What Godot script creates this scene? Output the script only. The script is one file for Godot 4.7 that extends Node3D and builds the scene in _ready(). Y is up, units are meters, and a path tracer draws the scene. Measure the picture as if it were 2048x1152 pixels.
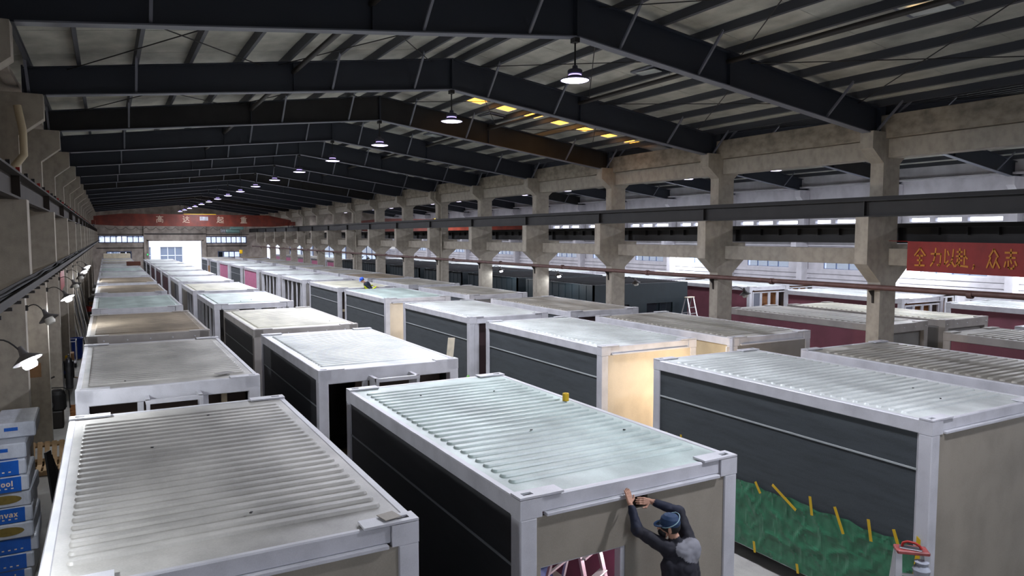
extends Node3D
# A container-house workshop: hall one (camera side) and hall two beyond a row of concrete columns.
# x = across the halls, -z = depth, y = up; container roofs are at y = 2.9, the floor at y = -0.45.

const FLOOR_Y := -0.45
const RIDGE := 8.39
const BAY0 := 12.37
const BAYS := 17
const END_D := 109.0
const NEAR_D := -4.0

# ------------------------------------------------------------------ mesh builder
class MB:
	var v := PackedVector3Array()
	var n := PackedVector3Array()
	var c := PackedColorArray()
	var col := Color(1, 1, 1)
	var use_col := false
	func tri(a: Vector3, b: Vector3, d: Vector3, na: Vector3, nb: Vector3, nd: Vector3) -> void:
		var g := (d - a).cross(b - a)
		if g.dot(na + nb + nd) < 0.0:
			v.append_array([a, d, b]); n.append_array([na, nd, nb])
		else:
			v.append_array([a, b, d]); n.append_array([na, nb, nd])
		if use_col: c.append_array([col, col, col])
	func quad(a: Vector3, b: Vector3, d: Vector3, e: Vector3, out: Vector3) -> void:
		tri(a, b, d, out, out, out); tri(a, d, e, out, out, out)
	func box(ce: Vector3, s: Vector3, bs := Basis.IDENTITY) -> void:
		var h := s * 0.5
		for ax in 3:
			var u := (ax + 1) % 3
			var w := (ax + 2) % 3
			for sg in [-1.0, 1.0]:
				var p := Vector3.ZERO
				p[ax] = h[ax] * sg
				var a := p; var b := p; var d := p; var e := p
				a[u] = -h[u]; a[w] = -h[w]; b[u] = h[u]; b[w] = -h[w]; d[u] = h[u]; d[w] = h[w]; e[u] = -h[u]; e[w] = h[w]
				var o := Vector3.ZERO
				o[ax] = sg
				quad(ce + bs * a, ce + bs * b, ce + bs * d, ce + bs * e, (bs * o).normalized())
	func ab(lo: Vector3, hi: Vector3) -> void:
		box((lo + hi) * 0.5, hi - lo)
	func bar(p: Vector3, q: Vector3, w: float, h: float, up := Vector3.UP) -> void:
		var z := (q - p).normalized()
		var x := up.cross(z)
		if x.length() < 0.01: x = Vector3.RIGHT.cross(z)
		x = x.normalized()
		box((p + q) * 0.5, Vector3(w, h, p.distance_to(q)), Basis(x, z.cross(x), z))
	func tube(pts: Array, r: float, sides := 8, r2 := -1.0) -> void:
		var rings := []
		var m := pts.size()
		var ref := Vector3.UP
		for i in m:
			var t: Vector3 = (pts[mini(i + 1, m - 1)] - pts[maxi(i - 1, 0)]).normalized()
			var x := ref.cross(t)
			if x.length() < 0.05: x = Vector3.RIGHT.cross(t)
			x = x.normalized()
			var y := t.cross(x)
			ref = y
			var rr := r if r2 < 0 else lerpf(r, r2, float(i) / (m - 1))
			var ring := []
			for k in sides:
				var a := TAU * k / sides
				var o := x * cos(a) + y * sin(a)
				ring.append([pts[i] + o * rr, o])
			rings.append(ring)
		for i in m - 1:
			for k in sides:
				var a0 = rings[i][k]; var a1 = rings[i][(k + 1) % sides]; var b0 = rings[i + 1][k]; var b1 = rings[i + 1][(k + 1) % sides]
				tri(a0[0], a1[0], b1[0], a0[1], a1[1], b1[1]); tri(a0[0], b1[0], b0[0], a0[1], b1[1], b0[1])
		for e in [0, m - 1]:
			var o: Vector3 = (pts[0] - pts[1]).normalized() if e == 0 else (pts[m - 1] - pts[m - 2]).normalized()
			for k in sides:
				tri(pts[e], rings[e][k][0], rings[e][(k + 1) % sides][0], o, o, o)
	func lathe(prof: Array, sides: int, xf := Transform3D.IDENTITY) -> void:   # prof: Vector2(radius, y)
		for i in prof.size() - 1:
			var p: Vector2 = prof[i]
			var q: Vector2 = prof[i + 1]
			var d := (q - p).normalized()
			var nn := Vector2(d.y, -d.x)
			for k in sides:
				var a := TAU * k / sides
				var b := TAU * (k + 1) / sides
				var ca := Vector3(cos(a), 0, sin(a)); var cb := Vector3(cos(b), 0, sin(b))
				var na := (xf.basis * (ca * nn.x + Vector3.UP * nn.y)).normalized(); var nb := (xf.basis * (cb * nn.x + Vector3.UP * nn.y)).normalized()
				var a0 := xf * (ca * p.x + Vector3.UP * p.y); var b0 := xf * (cb * p.x + Vector3.UP * p.y)
				var a1 := xf * (ca * q.x + Vector3.UP * q.y); var b1 := xf * (cb * q.x + Vector3.UP * q.y)
				if p.x > 0.0001: tri(a0, b0, b1, na, nb, nb)
				if q.x > 0.0001: tri(a0, b1, a1, na, nb, na)
	func prism(poly: PackedVector2Array, dep: float, xf := Transform3D.IDENTITY) -> void:  # outline in xy, thickness along +-z
		var idx := Geometry2D.triangulate_polygon(poly)
		var z := Vector3(0, 0, dep * 0.5)
		for i in range(0, idx.size(), 3):
			var a := Vector3(poly[idx[i]].x, poly[idx[i]].y, 0); var b := Vector3(poly[idx[i + 1]].x, poly[idx[i + 1]].y, 0); var d := Vector3(poly[idx[i + 2]].x, poly[idx[i + 2]].y, 0)
			var o := xf.basis * Vector3.BACK
			tri(xf * (a + z), xf * (b + z), xf * (d + z), o, o, o)
			tri(xf * (a - z), xf * (b - z), xf * (d - z), -o, -o, -o)
		var ccw := not Geometry2D.is_polygon_clockwise(poly)
		for i in poly.size():
			var p := poly[i]
			var q := poly[(i + 1) % poly.size()]
			var e := (q - p).normalized()
			var o2 := Vector3(e.y, -e.x, 0) if ccw else Vector3(-e.y, e.x, 0)
			quad(xf * (Vector3(p.x, p.y, 0) - z), xf * (Vector3(q.x, q.y, 0) - z), xf * (Vector3(q.x, q.y, 0) + z), xf * (Vector3(p.x, p.y, 0) + z), (xf.basis * o2).normalized())
	func mesh() -> ArrayMesh:
		var arr := []
		arr.resize(Mesh.ARRAY_MAX)
		arr[Mesh.ARRAY_VERTEX] = v
		arr[Mesh.ARRAY_NORMAL] = n
		if use_col: arr[Mesh.ARRAY_COLOR] = c
		var m := ArrayMesh.new()
		m.add_surface_from_arrays(Mesh.PRIMITIVE_TRIANGLES, arr)
		return m

var rng := RandomNumberGenerator.new()
var used := {}
var mcache := {}
var M := {}
var TX := {}

# ------------------------------------------------------------------ helpers
func P(x: float, y: float, d: float) -> Vector3:
	return Vector3(x, y, -d)
func numbered(s: String) -> String:
	var k: int = used.get(s, 0)
	used[s] = k + 1
	return s if k == 0 else "%s_%03d" % [s, k]
func thing(called: String, label: String, cat: String, at := Vector3.ZERO, turn := 0.0, group := "") -> Node3D:
	var o := Node3D.new()
	o.name = numbered(called)
	add_child(o)
	o.position = at
	o.rotation.y = turn
	o.set_meta("label", label)
	o.set_meta("category", cat)
	if group != "": o.set_meta("group", group)
	return o
func part(parent: Node3D, called: String, m: Mesh, mt: Material, at := Vector3.ZERO, bs := Basis.IDENTITY) -> MeshInstance3D:
	var o := MeshInstance3D.new()
	o.name = called
	o.mesh = m
	o.material_override = mt
	parent.add_child(o, true)
	o.transform = Transform3D(bs, at)
	return o
func one(called: String, label: String, cat: String, m: Mesh, mt: Material, at := Vector3.ZERO, bs := Basis.IDENTITY, group := "") -> MeshInstance3D:
	var o := MeshInstance3D.new()
	o.name = numbered(called)
	o.mesh = m
	o.material_override = mt
	add_child(o)
	o.transform = Transform3D(bs, at)
	o.set_meta("label", label)
	o.set_meta("category", cat)
	if group != "": o.set_meta("group", group)
	return o
func struct(called: String, m: Mesh, mt: Material, at := Vector3.ZERO) -> MeshInstance3D:
	var o := MeshInstance3D.new()
	o.name = called
	o.mesh = m
	o.material_override = mt
	add_child(o, true)
	o.position = at
	o.set_meta("kind", "structure")
	return o
func bm(s: Vector3, b := 0.0) -> ArrayMesh:      # box, edges chamfered by b, shared between alike pieces
	var key := "%.3f,%.3f,%.3f,%.3f" % [s.x, s.y, s.z, b]
	if mcache.has(key): return mcache[key]
	var mb := MB.new()
	if b <= 0.0:
		mb.box(Vector3.ZERO, s)
	else:
		var h := s * 0.5
		for ax in 3:
			var u := (ax + 1) % 3
			var w := (ax + 2) % 3
			for sg in [-1.0, 1.0]:
				var q := []
				for k in [[-1, -1], [1, -1], [1, 1], [-1, 1]]:
					var p := Vector3.ZERO
					p[ax] = h[ax] * sg; p[u] = (h[u] - b) * k[0]; p[w] = (h[w] - b) * k[1]
					q.append(p)
				var o := Vector3.ZERO
				o[ax] = sg
				mb.quad(q[0], q[1], q[2], q[3], o)
			for s1 in [-1.0, 1.0]:
				for s2 in [-1.0, 1.0]:      # the edge along ax between faces u and w
					var p1 := Vector3.ZERO; var p2 := Vector3.ZERO
					p1[u] = h[u] * s1; p1[w] = (h[w] - b) * s2
					p2[u] = (h[u] - b) * s1; p2[w] = h[w] * s2
					var e := Vector3.ZERO
					e[ax] = h[ax] - b
					var o2 := Vector3.ZERO
					o2[u] = s1; o2[w] = s2
					mb.quad(p1 - e, p1 + e, p2 + e, p2 - e, o2.normalized())
		for sx in [-1.0, 1.0]:
			for sy in [-1.0, 1.0]:
				for sz in [-1.0, 1.0]:
					var o3 := Vector3(sx, sy, sz).normalized()
					mb.tri(Vector3(h.x * sx, (h.y - b) * sy, (h.z - b) * sz), Vector3((h.x - b) * sx, h.y * sy, (h.z - b) * sz), Vector3((h.x - b) * sx, (h.y - b) * sy, h.z * sz), o3, o3, o3)
	mcache[key] = mb.mesh()
	return mcache[key]
func pbox(parent: Node3D, called: String, lo: Vector3, hi: Vector3, mt: Material, b := 0.0) -> MeshInstance3D:
	return part(parent, called, bm(hi - lo, b), mt, (lo + hi) * 0.5)
func holes(mb: MB, u0: float, u1: float, v0: float, v1: float, hs: Array, t: float, xf: Transform3D) -> void:
	# a slab in the xy plane of xf, t thick along z, with rectangular openings [u0, v0, u1, v1]
	var us := [u0, u1]
	var vs := [v0, v1]
	for h in hs:
		for k in [h[0], h[2]]:
			if k > u0 and k < u1 and not us.has(k): us.append(k)
		for k in [h[1], h[3]]:
			if k > v0 and k < v1 and not vs.has(k): vs.append(k)
	us.sort(); vs.sort()
	for i in us.size() - 1:
		for j in vs.size() - 1:
			var cu: float = (us[i] + us[i + 1]) * 0.5
			var cv: float = (vs[j] + vs[j + 1]) * 0.5
			var open := false
			for h in hs:
				if cu > h[0] and cu < h[2] and cv > h[1] and cv < h[3]: open = true
			if not open:
				mb.box(xf * Vector3(cu, cv, 0), Vector3(us[i + 1] - us[i], vs[j + 1] - vs[j], t), xf.basis)

# ------------------------------------------------------------------ materials
func noise_tex(key: String, seed_: int, freq: float, octaves: int, lo: float, hi: float, stretch := Vector2(1, 1), grain := 0.0, size := 512) -> ImageTexture:
	if TX.has(key): return TX[key]
	var f := FastNoiseLite.new()
	f.seed = seed_
	f.frequency = 1.0
	f.fractal_octaves = octaves
	f.noise_type = FastNoiseLite.TYPE_SIMPLEX_SMOOTH
	var im := Image.create(size, size, true, Image.FORMAT_RGB8)
	var r := RandomNumberGenerator.new()
	r.seed = seed_ * 7 + 1
	for y in size:
		for x in size:
			# a torus keeps the picture seamless
			var a := TAU * x / size
			var b := TAU * y / size
			var k := freq / TAU * size
			var q := f.get_noise_3d(cos(a) * k * stretch.x, sin(a) * k * stretch.x, cos(b) * k * stretch.y) * 0.5 + f.get_noise_3d(sin(b) * k * stretch.y + 31.0, cos(a) * k * stretch.x, sin(a) * k * stretch.x) * 0.5
			var g := clampf(lerpf(lo, hi, clampf(0.5 + q * 1.1, 0, 1)) + (r.randf() - 0.5) * grain, 0, 1)
			im.set_pixel(x, y, Color(g, g, g))
	im.generate_mipmaps()
	TX[key] = ImageTexture.create_from_image(im)
	return TX[key]
func mat(color: Color, rough := 0.6, metal := 0.0, tex: Texture2D = null, scale := 0.5, bump: Texture2D = null, bump_cm := 0.0) -> StandardMaterial3D:
	var m := StandardMaterial3D.new()
	m.albedo_color = color
	m.roughness = rough
	m.metallic = metal
	if tex:
		m.albedo_texture = tex
		m.uv1_triplanar = true
		m.uv1_world_triplanar = true
		m.uv1_scale = Vector3.ONE * scale
	if bump:
		m.heightmap_enabled = true
		m.heightmap_texture = bump
		m.heightmap_scale = bump_cm
	return m
func glow(color: Color, e: float) -> StandardMaterial3D:
	var m := mat(color, 0.4)
	m.emission_enabled = true
	m.emission = color
	m.emission_energy_multiplier = e
	return m
func pane(color: Color, a: float) -> StandardMaterial3D:
	var m := mat(Color(color.r, color.g, color.b, a), 0.03)
	m.transparency = BaseMaterial3D.TRANSPARENCY_ALPHA
	return m

func make_materials() -> void:
	var dirt := noise_tex("dirt", 3, 0.010, 5, 0.74, 1.06, Vector2(1, 1), 0.05)
	var soft := noise_tex("soft", 11, 0.012, 4, 0.90, 1.02, Vector2(1, 1), 0.05)
	var stain := noise_tex("stain", 21, 0.014, 6, 0.87, 1.06, Vector2(1, 1), 0.07)
	var streak := noise_tex("streak", 31, 0.02, 4, 0.86, 1.06, Vector2(0.25, 3.0), 0.14)
	var crumple := noise_tex("crumple", 41, 0.02, 6, 0.0, 1.0)
	M.roof_white = mat(Color(0.80, 0.82, 0.81), 0.42, 0, dirt, 0.16)
	M.roof_warm = mat(Color(0.74, 0.73, 0.705), 0.45, 0, dirt, 0.18)
	M.roof_mint = mat(Color(0.74, 0.80, 0.78), 0.40, 0, dirt, 0.2)
	M.roof_cream = mat(Color(0.82, 0.81, 0.74), 0.5, 0, dirt, 0.18)
	M.roof_tan = mat(Color(0.56, 0.51, 0.44), 0.62, 0, dirt, 0.18)
	M.roof_grey = mat(Color(0.66, 0.645, 0.605), 0.55, 0, dirt, 0.2)
	M.roof_dark = mat(Color(0.15, 0.15, 0.16), 0.9, 0, dirt, 0.3)
	M.roof_dark.metallic_specular = 0.2
	M.frame = mat(Color(0.77, 0.77, 0.79), 0.45, 0, soft, 0.4)
	M.frame_grey = mat(Color(0.64, 0.62, 0.60), 0.5, 0, soft, 0.4)
	M.panel_dark = mat(Color(0.255, 0.28, 0.295), 0.7, 0, streak, 0.35)
	M.panel_black = mat(Color(0.16, 0.165, 0.175), 0.7, 0, streak, 0.35)
	M.panel_magenta = mat(Color(0.46, 0.25, 0.30), 0.6, 0, soft, 0.3)
	M.panel_inner = mat(Color(0.48, 0.26, 0.37), 0.5, 0, soft, 0.5)
	M.panel_pink = mat(Color(0.80, 0.46, 0.60), 0.6, 0, soft, 0.5)
	M.panel_cream = mat(Color(0.82, 0.77, 0.69), 0.55, 0, soft, 0.25)
	M.panel_greige = mat(Color(0.585, 0.555, 0.505), 0.55, 0, soft, 0.25)
	M.panel_tan = mat(Color(0.72, 0.66, 0.54), 0.6, 0, soft, 0.25)
	M.panel_grey = mat(Color(0.55, 0.54, 0.53), 0.6, 0, soft, 0.25)
	M.panel_teal = mat(Color(0.095, 0.15, 0.175), 0.55, 0, soft, 0.4)
	M.seam = mat(Color(0.66, 0.68, 0.68), 0.5)
	M.seam_dark = mat(Color(0.50, 0.52, 0.53), 0.5)
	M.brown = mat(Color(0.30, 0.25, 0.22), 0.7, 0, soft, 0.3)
	M.maroon = mat(Color(0.22, 0.15, 0.16), 0.6, 0, soft, 0.3)
	M.wood = mat(Color(0.72, 0.60, 0.44), 0.7, 0, streak, 0.8)
	M.ply = mat(Color(0.66, 0.44, 0.26), 0.7, 0, streak, 0.6)
	M.board = mat(Color(0.87, 0.83, 0.74), 0.7, 0, soft, 0.5)
	M.concrete = mat(Color(0.66, 0.63, 0.58), 0.85, 0, stain, 0.5)
	M.concrete_dirty = mat(Color(0.62, 0.58, 0.52), 0.85, 0, noise_tex("stain2", 22, 0.014, 6, 0.72, 1.12, Vector2(0.7, 1.4), 0.08), 0.4)
	M.plaster = mat(Color(0.68, 0.64, 0.60), 0.85, 0, dirt, 0.2)
	M.white_wall = mat(Color(0.84, 0.83, 0.85), 0.7, 0, soft, 0.2)
	M.floor = mat(Color(0.62, 0.61, 0.59), 0.7, 0, stain, 0.25)
	M.asphalt = mat(Color(0.55, 0.54, 0.53), 0.9, 0, dirt, 0.2)
	M.steel_navy = mat(Color(0.165, 0.185, 0.225), 0.55, 0.0)
	M.steel_dark = mat(Color(0.135, 0.13, 0.13), 0.6, 0.0, dirt, 0.3)
	M.steel_brown = mat(Color(0.16, 0.14, 0.125), 0.6, 0.0, dirt, 0.3)
	M.purlin = mat(Color(0.24, 0.25, 0.28), 0.55, 0.0)
	M.flange = mat(Color(0.40, 0.41, 0.45), 0.5, 0.0)
	M.sheet = mat(Color(0.74, 0.735, 0.69), 0.65, 0, dirt, 0.22)
	M.rust_dark = mat(Color(0.19, 0.15, 0.12), 0.75, 0, dirt, 0.5)
	M.rust = mat(Color(0.42, 0.27, 0.20), 0.8, 0, stain, 0.6)
	M.pipe_red = mat(Color(0.42, 0.30, 0.28), 0.5, 0, dirt, 0.6)
	M.red_paint = mat(Color(0.60, 0.12, 0.09), 0.5)
	M.red_top = mat(Color(0.62, 0.30, 0.29), 0.5, 0, dirt, 2.0)
	M.orange = mat(Color(0.46, 0.165, 0.085), 0.5, 0, dirt, 0.25)
	M.yellow = mat(Color(0.95, 0.75, 0.05), 0.5)
	M.letter_white = mat(Color(0.78, 0.70, 0.62), 0.6)
	M.letter_yellow = mat(Color(0.76, 0.49, 0.14), 0.6)
	M.banner = mat(Color(0.56, 0.15, 0.13), 0.6, 0, soft, 0.6)
	M.green_machine = mat(Color(0.30, 0.40, 0.38), 0.5)
	M.aluminium = mat(Color(0.78, 0.78, 0.79), 0.35, 0.7, soft, 0.6)
	M.steel = mat(Color(0.58, 0.58, 0.60), 0.4, 0.8, dirt, 0.6)
	M.black = mat(Color(0.06, 0.06, 0.065), 0.5)
	M.rubber = mat(Color(0.09, 0.09, 0.1), 0.7)
	M.shade = mat(Color(0.34, 0.33, 0.33), 0.6)
	M.lamp_body = mat(Color(0.30, 0.30, 0.36), 0.45, 0.3)
	M.bulb_off = mat(Color(0.85, 0.84, 0.80), 0.25)
	M.lens = glow(Color(0.86, 0.82, 1.0), 5.0)
	M.lens_ring = glow(Color(0.74, 0.66, 1.0), 2.0)
	M.bulb_on = glow(Color(0.95, 0.96, 1.0), 4.0)
	M.bulb_warm = glow(Color(1.0, 0.92, 0.82), 4.0)
	M.window_glass = pane(Color(0.75, 0.85, 0.95), 0.22)
	M.window_frame = mat(Color(0.32, 0.38, 0.52), 0.5)
	M.dark_glass = mat(Color(0.10, 0.13, 0.15), 0.1)
	M.window_far = mat(Color(0.42, 0.44, 0.48), 0.2)
	M.skylight = glow(Color(1.0, 0.70, 0.26), 2.6)
	M.tarp = mat(Color(0.23, 0.46, 0.34), 0.34, 0, noise_tex("tarp", 51, 0.02, 6, 0.80, 1.1, Vector2(1, 1), 0.05), 0.5)
	M.tape = mat(Color(0.80, 0.66, 0.12), 0.45)
	M.wrap_white = mat(Color(0.66, 0.68, 0.72), 0.35, 0, soft, 0.7, crumple, 0.6)
	M.wrap_blue = mat(Color(0.05, 0.31, 0.64), 0.35, 0, soft, 0.7, crumple, 0.6)
	M.wool = mat(Color(0.42, 0.36, 0.16), 0.95, 0, stain, 1.5)
	M.skin = mat(Color(0.78, 0.58, 0.47), 0.55)
	M.body = mat(Color(1, 1, 1), 0.75)
	M.body.vertex_color_use_as_albedo = true
	M.cap = mat(Color(0.10, 0.22, 0.36), 0.7, 0, soft, 3.0)
	M.strap = mat(Color(0.55, 0.66, 0.70), 0.6)
	M.mask = mat(Color(0.12, 0.12, 0.13), 0.7)
	M.hair = mat(Color(0.05, 0.045, 0.04), 0.6)
	M.bin_blue = mat(Color(0.08, 0.22, 0.60), 0.4)
	M.cardboard = mat(Color(0.62, 0.48, 0.34), 0.8, 0, soft, 1.0)

# ------------------------------------------------------------------ the scene
func _ready() -> void:
	rng.seed = 20
	var cam := Camera3D.new()
	cam.name = "camera"
	cam.fov = 43.55
	cam.near = 0.1
	cam.far = 400.0
	add_child(cam)
	cam.position = Vector3(0, 5.54, 0)
	cam.rotation_degrees = Vector3(-4.125, -29.29, 0)
	cam.current = true
	var env := Environment.new()
	env.tonemap_mode = Environment.TONE_MAPPER_LINEAR
	env.tonemap_exposure = 1.25
	env.background_mode = Environment.BG_SKY
	var skm := ProceduralSkyMaterial.new()
	skm.sky_top_color = Color(0.80, 0.86, 0.96)
	skm.sky_horizon_color = Color(0.94, 0.95, 1.0)
	skm.ground_bottom_color = Color(0.5, 0.5, 0.5)
	skm.ground_horizon_color = Color(0.8, 0.8, 0.82)
	skm.sky_energy_multiplier = 2.0
	var sk := Sky.new()
	sk.sky_material = skm
	env.sky = sk
	env.sdfgi_enabled = true
	env.ssao_enabled = true
	env.ssil_enabled = true
	var we := WorldEnvironment.new()
	we.name = "environment"
	we.environment = env
	add_child(we)

	make_materials()
	shell()
	columns()
	roofs()
	crane_beams()
	cranes()
	end_windows()
	outside()
	bay_lamps()
	containers()
	wall_lamps()
	wall_lines()
	banner_text()
	left_clutter()
	small_things()
	people()

func hall_x(k: int) -> float:
	return RIDGE if k == 0 else 28.2

# floor, walls, gable walls
func shell() -> void:
	struct("floor", bm(Vector3(48, 0.3, END_D - NEAR_D + 4)), M.floor, Vector3(18, FLOOR_Y - 0.15, -(END_D + NEAR_D) * 0.5))
	var mb := MB.new()
	mb.ab(P(-2.55, FLOOR_Y, END_D), P(-2.3, 9.6, NEAR_D))
	struct("wall_left", mb.mesh(), M.plaster)
	# far side wall of hall two: siding boards over a concrete plinth, window strips and slits between posts
	mb = MB.new()
	mb.ab(P(38.1, FLOOR_Y, END_D), P(38.4, 3.3, NEAR_D))
	mb.ab(P(38.1, 6.62, END_D), P(38.4, 9.6, NEAR_D))
	var hs := []
	for i in 19:
		var d0 := BAY0 - 12.0 + 6.0 * i
		hs.append([d0 + 0.7, 6.3, d0 + 2.35, 6.5]); hs.append([d0 + 2.65, 6.3, d0 + 4.0, 6.5]); hs.append([d0 + 4.3, 6.3, d0 + 5.4, 6.5])
		hs.append([d0 + 1.3, 3.55, d0 + 4.7, 4.28])
	holes(mb, NEAR_D, END_D, 3.3, 6.62, hs, 0.25, Transform3D(Basis(Vector3(0, 0, -1), Vector3.UP, Vector3(1, 0, 0)), Vector3(38.25, 0, 0)))
	var wr := struct("wall_right", mb.mesh(), M.white_wall)
	for i in 6:       # siding boards, each with its own edge, above and below the window strips
		part(wr, "siding_board", bm(Vector3(0.09, 0.25, END_D - NEAR_D), 0.02), M.white_wall, P(38.06, 4.46 + i * 0.29, (END_D + NEAR_D) * 0.5))
	for i in 3: part(wr, "siding_board", bm(Vector3(0.09, 0.25, END_D - NEAR_D), 0.02), M.white_wall, P(38.06, 2.78 + i * 0.29, (END_D + NEAR_D) * 0.5))
	for i in 16:
		var d0 := BAY0 - 12.0 + 6.0 * i
		var wn := MB.new()
		for q in 5: wn.ab(P(38.14, 3.55, d0 + 1.3 + q * 0.85 + 0.025), P(38.2, 4.28, d0 + 1.3 + q * 0.85 - 0.025))
		wn.ab(P(38.14, 3.5, d0 + 4.72), P(38.2, 3.57, d0 + 1.28)); wn.ab(P(38.14, 4.26, d0 + 4.72), P(38.2, 4.32, d0 + 1.28))
		var w := struct("window_%d" % (10 + i), wn.mesh(), M.window_frame)
		for q in 4: part(w, "pane", bm(Vector3(0.012, 0.7, 0.8)), M.window_glass, P(38.17, 3.91, d0 + 1.725 + q * 0.85))
	# the end wall with the gate, and the wall behind the camera
	mb = MB.new()
	holes(mb, -2.55, 38.4, FLOOR_Y, 8.3, [[4.92, FLOOR_Y, 11.6, 4.85], [-0.95, 4.62, 4.45, 5.6], [12.05, 4.5, 17.5, 5.5], [-0.1, 2.55, 2.85, 3.52], [13.6, 2.5, 16.6, 3.4], [19.5, 0.5, 22.5, 4.6], [23.5, 1.5, 27.0, 4.6], [28.5, 1.5, 32.0, 4.6], [33.5, 1.5, 37.0, 4.6]], 0.3, Transform3D(Basis.IDENTITY, P(0, 0, END_D + 0.15)))
	for hk in 2:
		var r := hall_x(hk)
		mb.prism(PackedVector2Array([Vector2(r - 10.3, 8.3), Vector2(r + 10.3, 8.3), Vector2(r + 10.3, 8.95), Vector2(r, 10.5), Vector2(r - 10.3, 8.95)]), 0.3, Transform3D(Basis.IDENTITY, P(0, 0, END_D + 0.15)))
	var we := struct("wall_end", mb.mesh(), M.plaster)
	for x in [4.5, 11.95]: part(we, "pilaster", bm(Vector3(0.35, 8.7, 0.25), 0.02), M.plaster, P(x, 3.9, END_D - 0.1))
	mb = MB.new()
	holes(mb, -2.55, 38.4, FLOOR_Y, 10.6, [[-0.95, 4.2, 4.45, 6.4], [12.05, 4.2, 17.5, 6.4], [24.8, FLOOR_Y, 29.0, 3.6]], 0.3, Transform3D(Basis.IDENTITY, P(0, 0, NEAR_D - 0.15)))
	struct("wall_back", mb.mesh(), M.plaster)

# concrete columns between the halls and along the walls, gutter beams and struts
func columns() -> void:
	var pr := PackedVector2Array([Vector2(18.33, FLOOR_Y), Vector2(19.02, FLOOR_Y), Vector2(19.02, 4.25), Vector2(19.62, 4.75), Vector2(19.62, 5.32), Vector2(19.0, 5.32), Vector2(19.0, 7.5), Vector2(19.4, 7.85), Vector2(19.4, 8.2), Vector2(18.95, 8.2), Vector2(18.95, 8.33), Vector2(17.8, 8.33), Vector2(17.8, 7.88), Vector2(18.29, 7.5), Vector2(18.29, 6.05), Vector2(17.72, 6.05), Vector2(17.72, 4.78), Vector2(18.33, 4.27)])
	var pl := PackedVector2Array([Vector2(-2.3, FLOOR_Y), Vector2(-1.55, FLOOR_Y), Vector2(-1.55, 4.27), Vector2(-0.96, 4.78), Vector2(-0.96, 6.05), Vector2(-1.52, 6.05), Vector2(-1.52, 7.62), Vector2(-1.06, 8.0), Vector2(-1.06, 8.5), Vector2(-2.3, 8.5)])
	var pf := PackedVector2Array([Vector2(38.08, FLOOR_Y), Vector2(37.5, FLOOR_Y), Vector2(37.5, 4.4), Vector2(36.95, 4.8), Vector2(36.95, 5.32), Vector2(37.6, 5.32), Vector2(37.6, 7.6), Vector2(37.2, 7.95), Vector2(37.2, 8.35), Vector2(38.08, 8.35)])
	var ms := []
	for p in [pr, pl, pf]:
		var mb := MB.new()
		mb.prism(p, 0.38)
		ms.append(mb.mesh())
	for i in BAYS + 1:
		var d := BAY0 + 6.0 * (i - 1)
		if d > END_D - 1: continue
		var nth: String = ORD[i]
		one("concrete_column", "%s bare concrete bracket column from the open end, between the two halls" % nth, "column", ms[0], M.concrete, P(0, 0, d), Basis.IDENTITY, "columns between the two halls")
		one("wall_column", "%s concrete column from the open end along the lamp wall" % nth, "column", ms[1], M.concrete, P(0, 0, d), Basis.IDENTITY, "columns along the lamp wall")
		one("wall_column", "%s concrete column from the open end along the white siding wall" % nth, "column", ms[2], M.white_wall, P(0, 0, d), Basis.IDENTITY, "columns along the siding wall")
	for i in BAYS:
		var d0 := BAY0 + 6.0 * (i - 1) + 0.19
		var d1 := minf(d0 + 5.62, END_D)
		if d0 > END_D: continue
		var nth: String = ORD[i]
		var g := thing("gutter_beam", "%s stained concrete gutter beam from the open end, on top of the columns" % nth, "beam", P(18.7, 7.65, (d0 + d1) * 0.5), 0.0, "gutter beams over the columns")
		part(g, "beam", bm(Vector3(0.5, 0.5, d1 - d0), 0.01), M.concrete, Vector3(0.02, 0.25, 0))
		part(g, "parapet", bm(Vector3(0.9, 0.62, d1 - d0 + 0.38), 0.01), M.concrete_dirty, Vector3(0.1, 0.82, 0))
		one("tie_strut", "%s horizontal concrete strut from the open end, between columns above the pipe" % nth, "beam", bm(Vector3(0.32, 0.46, d1 - d0), 0.012), M.concrete, P(18.8, 4.97, (d0 + d1) * 0.5), Basis.IDENTITY, "struts between the columns")
	part(struct("trim_1", bm(Vector3(0.6, 0.9, END_D - NEAR_D)), M.plaster, P(-2.0, 9.15, (END_D + NEAR_D) * 0.5)), "ledge", bm(Vector3(0.2, 0.1, END_D - NEAR_D)), M.plaster, Vector3(0.4, -0.45, 0))
	part(struct("trim_2", bm(Vector3(0.5, 0.9, END_D - NEAR_D)), M.white_wall, P(37.8, 9.0, (END_D + NEAR_D) * 0.5)), "ledge", bm(Vector3(0.2, 0.1, END_D - NEAR_D)), M.white_wall, Vector3(-0.35, -0.5, 0))

const ORD := ["first", "second", "third", "fourth", "fifth", "sixth", "seventh", "eighth", "ninth", "tenth", "eleventh", "twelfth", "thirteenth", "fourteenth", "fifteenth", "sixteenth", "seventeenth", "eighteenth", "nineteenth"]

func top_y(dx: float) -> float:      # rafter top over the ridge line at distance dx
	return 10.36 - (0.143 if dx > 0 else 0.136) * absf(dx)
func bot_y(dx: float) -> float:
	return 9.54 - (0.132 if dx > 0 else 0.110) * absf(dx)

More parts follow.
